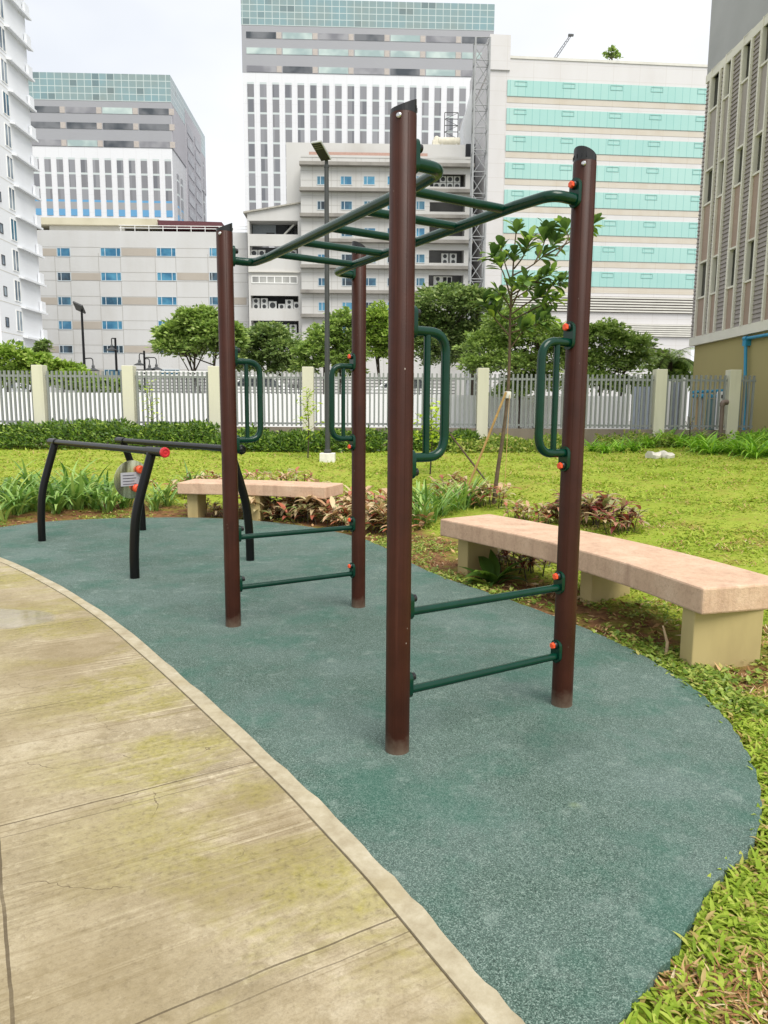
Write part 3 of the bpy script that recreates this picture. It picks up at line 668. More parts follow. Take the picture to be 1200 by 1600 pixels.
# ------------------------------------------------------------------ buildings (each in its own frame: x along the front, y into depth, z up)
class Bld:
    def __init__(s, name, label, px, Y, slope, cat='building', py=640, **kw):
        o = P(px, py, Y); s.a = math.atan(slope); s.o = Vector((o[0], Y, .5)); s.d = Vector((math.cos(s.a), math.sin(s.a), 0)); s.nn = Vector((-math.sin(s.a), math.cos(s.a), 0))
        s.root = empty(name, tuple(s.o), s.a, label=label, cat=cat, **kw)
    def uv(s, px, py, y=0.):
        d = Vector(ray(px, py)); c = Vector((0, 0, CH)); q = s.o+s.nn*y; t = (q-c).dot(s.nn)/d.dot(s.nn); w = c+d*t-s.o; return w.dot(s.d), w.z
    def rect(s, px0, px1, py0, py1, y=0.):
        pc = (px0+px1)/2; pm = (py0+py1)/2
        return s.uv(px0, pm, y)[0], s.uv(px1, pm, y)[0], s.uv(pc, py1, y)[1], s.uv(pc, py0, y)[1]
    def box(s, name, m, px0, px1, py0, py1, y0, y1, parent=None):
        a, b, c, d = s.rect(px0, px1, py0, py1, min(y0, y1)); return MB().box(a, b, y0, y1, c, d).build(name, m, parent or s.root)
    def window(s, u0, u1, z0, z1, pane, mull=(), y=0., fr=.07, m=None):
        f = MB(); m = m or M['white']; yo = y-.06
        f.box(u0, u1, yo, y+.05, z0, z0+fr); f.box(u0, u1, yo, y+.05, z1-fr, z1); f.box(u0, u0+fr, yo+.004, y+.05, z0+fr, z1-fr); f.box(u1-fr, u1, yo+.004, y+.05, z0+fr, z1-fr)
        for q in mull: x = u0+(u1-u0)*q; f.box(x-fr*.55, x+fr*.55, yo+.008, y+.05, z0+fr, z1-fr)
        o = f.build('window', m, s.root); MB().box(u0+.01, u1-.01, y-.02, y+.03, z0+.01, z1-.01).build('pane', pane, o)
GB = [glass('blue_glass_'+n, a, b, sc_, .08) for n, a, b, sc_ in (('bright', S(52, 108, 142), S(84, 146, 176), .5), ('mid', S(44, 80, 104), S(70, 116, 138), .7), ('dim', S(30, 40, 48), S(60, 84, 100), .6))]
M['winframe'] = simple('pale_window_frame', S(190, 200, 206), .5, .05)
# B3 grey-white mid-rise on the left
def grey_block():
    b = Bld('office_block', 'wide low grey-white office block with small blue windows, behind the left lamp posts', 30, 104, .02)
    u1, zt = b.uv(386, 361); u0 = -14
    zr = b.uv(200, 361)[1]
    m = streaky('pale_panel_wall', S(196, 196, 196), S(168, 164, 156), .55, .25, .04, .75)
    MB().box(u0, u1, 0, 18, -1, zr).build('wall', m, b.root)
    cols = [(89, 110), (157, 189), (244.5, 275), (327, 345)]; rows = [(387, 401), (425.5, 439), (463.5, 477), (501, 515), (539.5, 552), (577, 590)]
    drift = [0, .9, 1.6, 2.6, 4, 6]
    tan = streaky('taupe_band', S(172, 164, 154), S(140, 130, 120), .4, .3, .06, .8)
    bandm = {0: [(-1, 0), (1, 2)], 1: [(0, 1), (2, 3)], 2: [(-1, 0), (1, 2), (3, 4)], 3: [(0, 1)], 4: [(-1, 0), (1, 2)], 5: [(0, 1)]}
    xs = [20]+[c for c in range(4)]
    def edge(k, r, right):
        if k < 0: return 40
        if k > 3: return 386
        return cols[k][1 if right else 0]+(drift[r] if k < 3 else drift[r]*.3)
    for r, (y0, y1) in enumerate(rows):
        for k in range(4):
            a, c, z0, z1 = b.rect(edge(k, r, False), edge(k, r, True), y0, y1)
            b.window(a, c, z0, z1, GB[(r*5+k*3) % 3 if (r, k) not in ((0, 0), (0, 1), (1, 1), (1, 2), (3, 1), (2, 2)) else 0], (.22, .78) if k else (.28,), fr=.08, m=M['winframe'])
        for (i, j) in bandm[r]:
            a, c, z0, z1 = b.rect(edge(i, r, True), edge(j, r, False), y0, y1); MB().box(a+.08, c-.08, -.03, .02, z0+.1, z1-.1).build('taupe_band', tan, b.root)
    # panel joints: thin grooves
    j = MB()
    for y in (387, 401, 425.5, 439, 463.5, 477, 501, 515, 539.5, 552, 577): z = b.uv(200, y)[1]; j.box(u0, u1, -.012, .01, z-.035, z+.035)
    for px in (88, 111, 156, 190, 244, 276, 326): u = b.uv(px, 450)[0]; j.box(u-.035, u+.035, -.02, .01, -1, zr-3)
    j.build('panel_joint', simple('joint_grey', S(168, 166, 162), .8), b.root)
    # roof terrace: set-back canopy, maroon eave, railing
    MB().box(u0, b.uv(242, 345)[0], 1.5, 16, b.uv(150, 347)[1], b.uv(150, 336)[1]).build('roof_canopy', streaky('weathered_canopy', S(204, 198, 176), S(150, 140, 110), .7, .2, .1), b.root)
    MB().box(b.uv(66, 345)[0], b.uv(186, 350)[0], 2.2, 2.48, zr+.02, b.uv(150, 347.2)[1]).build('terrace_wall', M['offwhite'], b.root)
    MB().slab([(b.uv(242, 345)[0], b.uv(242, 341)[1]), (b.uv(344, 345)[0], b.uv(344, 344)[1]), (b.uv(344, 345)[0], b.uv(344, 350)[1]), (b.uv(300, 350)[0], b.uv(300, 353)[1]), (b.uv(246, 345)[0], b.uv(246, 351)[1])], 1, 14).build('maroon_eave', simple('maroon_steel', S(92, 48, 54), .6), b.root)
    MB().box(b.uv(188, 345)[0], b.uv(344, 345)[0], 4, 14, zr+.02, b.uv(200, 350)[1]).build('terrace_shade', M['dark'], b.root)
    rl = MB()
    for y in (352.5, 356.5): z = b.uv(280, y)[1]; rl.box(b.uv(185, 355)[0], u1, .15, .21, z-.04, z+.04)
    for px in range(188, 386, 22): u = b.uv(px, 355)[0]; rl.box(u-.04, u+.04, .155, .205, zr, b.uv(px, 352.5)[1])
    rl.build('roof_railing', M['white'], b.root)
grey_block()
# B5 centre mid-rise
def acunit(b, u, z, y, w, h, label, grp):
    wp = b.o+b.d*u+b.nn*y; root = empty('air_conditioner', (wp.x, wp.y, b.o.z+z), b.a, label=label, cat='air conditioner', group=grp)
    MB().box(-w/2, w/2, 0, .45, 0, h).build('casing', M['white'], root)
    n = 2 if h > 1.15 else 1
    for k in range(n):
        MB().lathe([(min(w, h/n)*.36, 0), (min(w, h/n)*.36, .03), (min(w, h/n)*.1, .04)], (0, 0, h*(k+.5)/n), 14, (0, -1, 0)).build('fan_grille', M['lampgrey'], root)
def centre_block():
    b = Bld('mid_rise_block', 'stepped grey-white mid-rise with ledges and dark air-conditioner recesses, behind the tall lamp post', 385, 102, .02)
    w = streaky('grey_panel_wall', S(194, 193, 191), S(164, 158, 150), .55, .3, .05, .75); M['panel'] = w
    # left wing: solid frame around open recesses
    uL, uR = b.uv(388, 430)[0], b.uv(472, 430)[0]; D = 14
    recs = [(345, 366), (384.5, 399), None, (462, 482), (501, 520)]
    zs = []
    MB().slab([(uL, b.uv(388, 333)[1]), (uL, -1), (uL+.01, -1), (uL+.01, b.uv(388, 333)[1])], .2, D).build('side_wall', w, b.root)
    segs = []; top = None; ru0, ru1 = b.uv(391, 430)[0], b.uv(466, 430)[0]
    MB().box(uL, ru0, 0, 3, -1, b.uv(389, 345)[1]).build('corner_pier', w, b.root); MB().box(ru1, uR, 0, 3, -1, b.uv(470, 345)[1]).build('corner_pier', w, b.root)
    lim = [None]+recs
    MB().slab([(uL, b.uv(388, 345)[1]), (uR, b.uv(470, 345)[1]), (uR, b.uv(474, 316)[1]), (uL, b.uv(388, 333)[1])], -.05, D).build('parapet', w, b.root)
    MB().slab([(uL-.5, b.uv(388, 334)[1]), (uR+.7, b.uv(474, 316.5)[1]), (uR+.7, b.uv(474, 314.5)[1]), (uL-.5, b.uv(388, 331.5)[1])], -.35, D+.2).build('roof_edge', simple('weathered_flashing', S(170, 166, 156), .7, .3, 3), b.root)
    sp = [(366, 384.5), (399, 462), (482, 501), (520, 600)]
    for (y0, y1) in sp: MB().box(ru0, ru1, 0, .3, b.uv(430, y1)[1], b.uv(430, y0)[1]).build('spandrel', w, b.root)
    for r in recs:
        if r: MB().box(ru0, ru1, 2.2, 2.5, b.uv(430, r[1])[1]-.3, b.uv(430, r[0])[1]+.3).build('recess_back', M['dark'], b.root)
    # upper recess: door, brace
    a, c, z0, z1 = b.rect(391, 428, 345, 366); MB().box(a, c, 2.0, 2.19, z0, z1).build('recess_wall', simple('blue_grey_wall', S(130, 136, 142), .8), b.root)
    a, c, z0, z1 = b.rect(413, 426, 358, 366); MB().box(a, c, 1.95, 1.99, z0, z1).build('door', M['dark'], b.root)
    p0, p1 = b.uv(440, 366), b.uv(458, 347); MB().tube([(p0[0], 1.2, p0[1]), (p1[0], 1.2, p1[1])], .14, 8).build('brace', M['offwhite'], b.root)
    a, c, z0, z1 = b.rect(393, 465, 429, 443); MB().box(a, c, -.02, .04, z0+.9, z1).build('blind_band', M['offwhite'], b.root)
    b.window(a, c, z0, z0+.9+.1, glass('hazy_pane', S(130, 130, 128), S(170, 170, 166), .3, .3), [k/6 for k in range(1, 6)], fr=.12)
    a, c, z0, z1 = b.rect(391, 467, 424, 426); MB().box(a-.2, c+.2, -.3, 0, z0, z1).build('ledge', M['offwhite'], b.root)
    g1 = 'condensers in the left wing lower recess'; g2 = 'condensers in the left wing upper recess'
    for px, ww, hh in ((400, 1.0, 1.5), (413, .95, 1.5), (426, 1.1, 1.1), (440, .9, .75), (452, 1.1, 1.35), (463.5, .8, 1.05)):
        u, z = b.uv(px, 482, 1.0); acunit(b, u, b.uv(430, 482)[1]+.02, 1.0, ww, hh, 'air conditioner condenser among the six in the left wing recess just above the trees', g1)
    for px in (397, 409, 458): u, z = b.uv(px, 399, 1.); acunit(b, u, b.uv(430, 399)[1]+.02, 1.0, .95, .9, 'white condenser in the left wing recess behind the sloping green ladder rail', g2)
    for px in (402, 416, 430, 444, 458): u, z = b.uv(px, 520, 1.); acunit(b, u, b.uv(430, 520)[1]+.02, 1.0, 1.0, 1.25, 'grey condenser in the lowest left wing recess, half hidden by tree tops', 'condensers in the lowest left wing recess')
    # main body
    mL, mR = b.uv(472, 400)[0], b.uv(733, 400)[0]; zt = b.uv(600, 252)[1]
    y0 = -1.2
    recm = [(272, 292), (316, 331), (354, 369), (391, 411), (430, 447)]
    rl, rr = b.uv(671, 350, y0)[0], b.uv(726, 350, y0)[0]
    MB().box(mL, rl, y0, D, -1, zt).build('wall', w, b.root); MB().box(rr, mR, y0, D, -1, zt).build('wall', w, b.root)
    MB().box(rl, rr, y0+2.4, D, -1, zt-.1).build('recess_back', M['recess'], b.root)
    e = [zt]+[q for r in recm for q in (b.uv(700, r[0], y0)[1], b.uv(700, r[1], y0)[1])]+[-1]
    for k in range(0, len(e), 2): MB().box(rl, rr, y0-.03, y0+.25, e[k+1], e[k]).build('spandrel', w, b.root)
    ledges = [259, 299, 339, 378, 418.5, 457.5, 495]
    for y in ledges:
        z = b.uv(600, y, y0)[1]; MB().box(mL-.1, mR+.2, y0-.8, y0-.031, z-.22, z+.22).build('ledge', M['ledge'], b.root)
    rows = [(275, 289), (314, 328), (356, 370), (397, 411), (434, 447), (472, 486), (508, 522)]
    for r, (ya, yb) in enumerate(rows):
        for k, (xa, xb) in enumerate(((495, 513), (532, 550), (568, 586), (605, 622), (650, 664))):
            a, c, z0, z1 = b.rect(xa+r*.5*(k < 3), xb+r*.5*(k < 3), ya, yb, y0)
            b.window(a, c, z0, z1, GB[(1, 1, 2, 0, 2, 1, 0)[(r*2+k*3+(k > 2)) % 7]], (.32,), y0, .07, M['winframe'])
    j = MB()
    for y in (268, 283, 307, 322, 347, 362, 387, 402, 427, 441, 466, 480): z = b.uv(600, y, y0)[1]; j.box(mL, rl, y0-.012, y0+.01, z-.03, z+.03)
    for px in (489, 518, 527, 556, 564, 592, 601, 628): u = b.uv(px, 380, y0)[0]; j.box(u-.03, u+.03, y0-.016, y0+.01, -1, zt)
    j.build('panel_joint', simple('joint_shade', S(176, 174, 170), .8), b.root)
    # louvre parapet and upper setback
    MB().box(b.uv(470, 250, y0)[0], mR+.1, y0-.05, D, zt, b.uv(600, 243.5, y0)[1]).build('roof_parapet', w, b.root)
    MB().box(b.uv(483, 240, 1)[0], b.uv(668, 240, 1)[0], .8, 1.0, b.uv(600, 243.5, y0)[1], b.uv(600, 239.5, 1)[1]).build('brown_band', simple('faded_red_band', S(172, 140, 128), .8), b.root)
    MB().box(b.uv(447, 240, 2)[0], b.uv(727, 240, 2)[0], 2, D, zt-6, b.uv(600, 224.5, 2)[1]).build('upper_storey', w, b.root)
    MB().box(b.uv(447, 300, 2.2)[0], mL, 2.2, D, -1, zt-5).build('upper_storey', w, b.root)
    # side shaft and dark gap toward the teal building
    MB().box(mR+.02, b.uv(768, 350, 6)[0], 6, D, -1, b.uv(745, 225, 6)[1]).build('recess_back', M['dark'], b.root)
    MB().slab([(b.uv(727, 250, 7)[0], -1), (b.uv(765, 250, 7)[0], -1), (b.uv(765, 80, 7)[0], b.uv(765, 95, 7)[1]), (b.uv(745, 120, 7)[0], b.uv(745, 112, 7)[1]), (b.uv(724, 190, 7)[0], b.uv(724, 190, 7)[1])], 6.6, 13).build('white_shaft', simple('white_shaft_paint', S(214, 216, 218), .7, .1, .5), b.root)
    g = 'condensers in the right hand recesses'
    for px in (682, 692, 703, 714):
        u, z = b.uv(px, 292, y0+1.2)
        acunit(b, u, b.uv(700, 292, y0)[1]+.02, y0+1.2, .85, .85, 'lower condenser in the top recess beside the lattice tower', 'lower row of condensers in the top recess')
        if px > 690: acunit(b, u, b.uv(700, 292, y0)[1]+.95, y0+1.2, .85, .8, 'upper condenser stacked in the top recess beside the lattice tower', 'upper row of condensers in the top recess')
    for px in (695, 708): u, z = b.uv(px, 411, y0+1.2); acunit(b, u, b.uv(700, 411, y0)[1]+.02, y0+1.2, .95, 1.5, 'tall twin-fan condenser in the recess two floors above the big dark tree', 'twin tall condensers')
    for px in (684,): u, z = b.uv(px, 447, y0+1.2); acunit(b, u, b.uv(700, 447, y0)[1]+.02, y0+1.2, 1.2, 1.5, 'white condenser in a frame in the recess just above the big dark tree', None)
    a, c, z0, z1 = b.rect(691, 706, 432, 447, y0+1.3); b.window(a, c, z0, z1, M['dark'], (.5,), y0+1.3, .1)
    # roof plant
    wp = b.o+b.d*b.uv(702, 224, 3)[0]+b.nn*3.5; zz = b.o.z+b.uv(600, 224.5, 2)[1]
    root = empty('water_tank', (wp.x, wp.y, zz), b.a, label='horizontal cream water tank on the roof edge of the mid-rise', cat='water tank')
    MB().lathe([(.5, -1.55), (.62, -1.45), (.62, 1.45), (.5, 1.55)], (0, 0, .85), 20, (1, 0, 0)).build('tank', M['tank'], root, True); t = MB()
    for x in (-1, 1): t.box(x-.1, x+.1, -.5, .5, 0, .5)
    t.build('cradle', M['offwhite'], root)
    wp = b.o+b.d*b.uv(682, 224, 3)[0]+b.nn*3.5
    root = empty('roof_pump', (wp.x, wp.y, zz), b.a, label='small yellowish pump box with round top beside the roof water tank', cat='pump')
    MB().box(-.55, .55, -.5, .5, 0, 1.0).build('housing', M['tank'], root, bevel=.08); MB().lathe([(.45, 1.0), (.42, 1.35), (.2, 1.6)], (.05, 0, 0), 16).build('dome', M['tank'], root, True)
    wp = b.o+b.d*b.uv(705, 212, 4)[0]+b.nn*4.2
    root = empty('roof_rack', (wp.x, wp.y, zz), b.a, label='open steel rack standing on the mid-rise roof behind the water tank', cat='steel rack')
    h0, h1 = 1.6, 5.0; f = MB()
    for x in (-.95, .95): f.box(x-.05, x+.05, -.05, .05, 0, h1)
    for k in range(5): z = h0+(h1-h0)*k/4; f.box(-.95, .95, -.08, -.05, z-.05, z+.05)
    f.build('frame', M['lampgrey'], root)
    br = MB()
    for k in range(4): z = h0+(h1-h0)*k/4; br.tube([(-.95 if k % 2 else .95, .02, z), (.95 if k % 2 else -.95, .02, z+.85)], .03, 6)
    br.build('brace', M['lampgrey'], root)
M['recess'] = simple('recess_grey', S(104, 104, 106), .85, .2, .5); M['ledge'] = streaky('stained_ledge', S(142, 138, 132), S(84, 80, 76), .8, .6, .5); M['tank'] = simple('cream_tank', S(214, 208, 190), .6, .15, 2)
centre_block()
# two grey-and-white office towers with glass tops
def strip_mat(name, floor, z0, blue_to=None):
    n = NT(name); x, y, z = n.sep(); t = n.math('FRACT', n.math('DIVIDE', n.math('SUBTRACT', z, z0), floor))
    fl = n.math('FLOOR', n.math('DIVIDE', n.math('SUBTRACT', z, z0), floor))
    v = n.n('ShaderNodeCombineXYZ'); n.l(n.math('FLOOR', n.math('DIVIDE', x, 1.2)), v.inputs[0]); n.l(fl, v.inputs[1])
    wn = n.n('ShaderNodeTexWhiteNoise'); n.l(v.outputs[0], wn.inputs['Vector'])
    gl = n.ramp(wn.outputs['Value'], [(.1, S(120, 120, 124)), (.7, S(142, 143, 148)), (.93, S(106, 108, 114))])
    c = n.mix(n.ramp(t, [(.84, 0), (.86, 1)], 'CONSTANT'), gl, S(188, 196, 196))
    if blue_to is not None: c = n.mix(n.math('LESS_THAN', z, blue_to), c, n.mix(n.ramp(t, [(.5, 0), (.51, 1)]), S(96, 150, 190), S(150, 150, 152)))
    return n.fin(c, .35, 0, .4)
def grid_glass(name, dx, dz, z0, lw, c0, c1, line):
    n = NT(name); x, y, z = n.sep(); xx = n.math('ADD', x, y)
    fx = n.math('LESS_THAN', n.math('FRACT', n.math('DIVIDE', xx, dx)), lw/dx); fz = n.math('LESS_THAN', n.math('FRACT', n.math('DIVIDE', n.math('SUBTRACT', z, z0), dz)), lw/dz)
    v = n.n('ShaderNodeCombineXYZ'); n.l(n.math('FLOOR', n.math('DIVIDE', xx, dx)), v.inputs[0]); n.l(n.math('FLOOR', n.math('DIVIDE', z, dz)), v.inputs[1])
    wn = n.n('ShaderNodeTexWhiteNoise'); n.l(v.outputs[0], wn.inputs['Vector'])
    g = n.mix(n.ramp(n.noise(.12, 3), [(.35, 0), (.65, 1)]), c0, c1); g = n.mix(n.ramp(wn.outputs['Value'], [(.93, 0), (.95, .45)]), g, S(74, 84, 88))
    return n.fin(n.mix(n.math('MAXIMUM', fx, fz), g, line), .15, 0, .5)
def tower(name, label, pxL, pxR, Y, slope, yr, strips, bays, depth, kk, side):
    """yr = picture rows at the left edge: top, glass bottom, grey bottom, strip top, strip bottom"""
    b = Bld(name, label, pxL, Y, slope, cat='tower', py=yr[2])
    W = b.uv(pxR, (yr[0]+yr[3])/2)[0]; z = [b.uv(pxL, y)[1] for y in yr]
    white = streaky('white_tower_panel_'+kk, S(212, 213, 217), S(196, 196, 198), .3, .1, .03, .6, (3.0, 4.0, .12)); grey = streaky('grey_tower_band_'+kk, S(150, 151, 156), S(132, 132, 138), .3, .1, .05, .6)
    tan = simple('tan_pier_'+kk, S(176, 168, 162), .7)
    MB().box(0, W, 0, depth, -1, z[2]).build('white_base', white, b.root)
    MB().box(-.05, W+.05, -.05, depth, z[2], z[1]).build('grey_storeys', grey, b.root)
    if side: MB().box(W+.05, W+.15, 0, depth-.2, z[2]+.2, z[1]-.2).build('flank_light_skin', simple('flank_grey_painted_light', S(182, 180, 186), .6, .05, .1), b.root)  # band grey repeated paler to paint light onto the dim flank
    gg = grid_glass('curtain_glass_'+kk, 1.7, (z[0]-z[1])/4+.001, z[1], .15, S(134, 148, 146), S(126, 154, 160), S(182, 194, 192))
    MB().box(-.1, W+.1, -.1, depth+.05, z[1], z[0]).build('glass_storeys', gg, b.root)
    fl = (z[1]-z[2])/3; wc = [glass('ribbon_%s_%d' % (kk, i), a, c, .2, .12) for i, (a, c) in enumerate(((S(118, 118, 124), S(150, 150, 154)), (S(150, 168, 168), S(186, 200, 196)), (S(60, 66, 72), S(110, 112, 116))))]
    bw = W/bays
    for r in range(3):
        zz = z[2]+fl*r+(.12 if r == 0 else fl*.18)
        for k in range(bays):
            u0 = bw*k+bw*.12; u1 = bw*(k+1)-bw*.06
            MB().box(u0, u1, -.12, 0, zz, zz+fl*.40).build('window_ribbon', wc[(r+k*(2 if kk == 'a' else 1)+(kk == 'b' and k > 1)) % 3 if r != 1 else (1 if kk == 'a' else 2 if k > 1 else 0)], b.root)
            MB().box(u1+.1, u1+bw*.15, -.12, 0, zz, zz+fl*.40).build('tan_pier', tan, b.root)
    sm = strip_mat('strip_glass_'+kk, fl*.97, z[3]-fl*.97*12, None if kk == 'a' else z[4]+3.6)
    sw = W/strips
    for k in range(strips):
        u0 = sw*k+sw*.36; MB().box(u0, u0+sw*.52, -.1, 0, z[4] if kk == 'b' else 6, z[3]).build('window_strip', sm, b.root)
    if side:
        # right flank: stacked window pairs
        sg = glass('flank_glass_'+kk, S(112, 112, 120), S(146, 146, 152), .3, .2)
        MB().box(W, W+.2, depth*.36, depth*.84, 10, z[1]+4).build('grey_flank', simple('flank_panel_painted_light', S(186, 184, 190), .6, .05, .1), b.root)  # flank grey painted paler too, as if more light reached it
        zq = z[1]+1
        for r in range(7):
            for (a, c) in ((.40, .58), (.63, .80)): MB().box(W+.2, W+.3, depth*a, depth*c, zq-fl*.62, zq).build('flank_window', sg, b.root)
            zq -= fl
        for q in (.1, .2): MB().box(W, W+.2, depth*q, depth*q+1.6, 10, z[3]-2).build('flank_strip', sm, b.root)
        MB().box(W, W+.18, depth*.9, depth*.93, 10, z[1]-2).build('flank_strip', sm, b.root)
    return b
tower('office_tower', 'tallest grey and white office tower with a glass top, in the centre background', 379, 771, 176, .032, (-3, 39, 113, 128, 330), 20, 7, 34, 'a', False)
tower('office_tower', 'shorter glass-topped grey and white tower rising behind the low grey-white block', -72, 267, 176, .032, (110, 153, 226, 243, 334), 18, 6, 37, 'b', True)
# teal banded building
def teal():
    b = Bld('teal_banded_building', 'pale office building with wide teal window bands, behind the right post', 737, 100, .077)
    w = streaky('pale_pink_panel', S(202, 200, 201), S(178, 172, 166), .5, .2, .05, .7, (3.6, 1.8, .06)); D = 22
    uR = b.uv(1096, 300)[0]; zt = b.uv(900, 96)[1]
    u0 = b.uv(762, 250)[0]
    MB().box(u0, uR, 0, D, -1, zt).build('wall', w, b.root)
    MB().box(u0-.15, b.uv(797, 90)[0], -.2, D*.6, b.uv(780, 97)[1]-1, b.uv(780, 55)[1]).build('stair_head', w, b.root)
    MB().box(b.uv(797, 100)[0], uR+.1, -.1, D, zt, b.uv(900, 92)[1]).build('roof_coping', M['offwhite'], b.root)
    n = NT('teal_glass'); x, y, z = n.sep(); f = n.math('FRACT', n.math('DIVIDE', x, 1.02)); v = n.n('ShaderNodeTexWhiteNoise'); v.noise_dimensions = '1D'; n.l(n.math('FLOOR', n.math('DIVIDE', x, 1.02)), v.inputs['W'])
    c = n.mix(n.ramp(n.noise(.08, 3), [(.35, 0), (.7, 1)]), S(154, 194, 189), S(168, 202, 196)); c = n.mix(n.math('MULTIPLY', v.outputs['Value'], .35), c, S(144, 190, 184))
    c = n.mix(n.math('MULTIPLY', n.math('LESS_THAN', f, .07), .8), c, S(124, 172, 168)); tg = n.fin(c, .25, 0, .35)
    st = streaky('stained_spandrel', S(194, 187, 176), S(176, 162, 142), .7, .5, .2, .8, (3.6, 9, .06))
    fr = simple('teal_frame', S(134, 182, 176), .5)
    ys = [(125, 150), (169, 193.5), (211.5, 236), (254, 278.5), (296.5, 321), (339.5, 364), (381, 404.5), (421.5, 445)]
    uL = b.uv(788, 300)[0]
    for r, (ya, yb) in enumerate(ys):
        z1, z0 = b.uv(790, ya)[1], b.uv(790, yb)[1]; du = -.0
        gb = MB().box(uL, uR+.12, -.1, .05, z0, z1).build('window_band', tg, b.root)
        MB().box(uR, uR+.12, .05, D-1, z0-.3, z1+.3).build('window_band', tg, b.root)
        for k in range(5):
            m = MB(); u = uL+(uR-uL)*(.035+.225*k)+.3*((r*3+k) % 3); hgt = z1-z0
            for (p, q, s, t) in ((u, u+1.7, z0+hgt*.62, z0+hgt*.62+.09), (u, u+.09, z0+hgt*.62+.09, z1-.1), (u+1.61, u+1.7, z0+hgt*.62+.09, z1-.1), (u+.09, u+1.61, z1-.19, z1-.1)): m.box(p, q, -.14, -.1, s, t)
            m.build('opening_frame', fr, gb)
        z2 = b.uv(790, yb+10)[1]; MB().box(uL, uR, -.03, 0, z2, z0-.1).build('spandrel', st, b.root)
    lv = M['louvre']
    for (ya, yb) in ((464, 489), (506, 526)):
        a, c, z0, z1 = b.rect(880, 1094, ya, yb); MB().box(a-12, uR+.05, -.04, .1, z0, z1).build('dark_slot', simple('louvre_dark', S(96, 84, 84), .8), b.root)
        m = MB(); k = 6
        for i in range(k): z = z0+(z1-z0)*(i+.5)/k; m.box(a-12, uR+.06, -.3, -.05, z-.1, z+.1)
        m.build('louvre', M['offwhite'], b.root)
    # roof crane and the small tree on the roof
    wp = b.o+b.d*b.uv(859, 92, 2)[0]+b.nn*2; zr = b.o.z+b.uv(859, 92, 0)[1]; q = b.uv(892, 55, 2)
    root = empty('roof_crane', (wp.x, wp.y, zr), b.a, label='thin slanted lattice jib on the roof of the teal banded building', cat='crane'); e = (q[0]-b.uv(859, 92, 2)[0], 0, q[1]+b.o.z-zr)
    MB().box(-.5, .5, -.4, .4, 0, .35).build('base', M['lampgrey'], root)
    m = MB(); e = Vector(e); n_ = Vector((-e.z, 0, e.x)).normalized()*.16
    for s in (-1, 1): m.tube([n_*s, e+n_*s*.6], .045, 6)
    for k in range(12): m.tube([e*(k/12)+n_*(1 if k % 2 else -1), e*((k+1)/12)+n_*(-1 if k % 2 else 1)], .03, 5)
    m.build('jib', M['lampgrey'], root); MB().box(-.35, .35, -.12, .12, -.12, .12).build('jib_head', M['lampgrey'], root).location = e
    b.zr = zr; return b
M['louvre'] = simple('louvre_white', S(206, 200, 198), .7)
TB = teal()
def lattice():
    # four-legged steel lattice mast in the gap between the mid-rise and the teal building
    Y = 96.; c = (P(738, 300, Y)+P(760, 300, Y))/2; w = float(P(760, 300, Y)[0]-P(738, 300, Y)[0])/2; zt = float(P(750, 58, Y)[2])
    root = empty('lattice_tower', (c[0], Y, .5), 0, label='grey steel lattice mast between the mid-rise and the teal banded building', cat='lattice mast'); H = zt-.5
    legs = [(-w, 0), (w, 0), (w, 2*w), (-w, 2*w)]
    for x, y in legs: MB().box(x-.1, x+.1, y-.1, y+.1, -.5, H).build('leg', M['galv'], root)
    r = MB(); n = 18
    for k in range(n+1):
        z = H*k/n
        for i in range(4):
            a, b = legs[i], legs[(i+1) % 4]; r.tube([(a[0], a[1], z), (b[0], b[1], z)], .06, 5)
            if k < n: p, q = (a, b) if (k+i) % 2 else (b, a); r.tube([(p[0], p[1], z), (q[0], q[1], z+H/n)], .055, 5)
    r.build('bracing', M['galv'], root)
M['galv'] = simple('galvanised_steel', S(150, 152, 154), .55, .15, 2)
lattice()
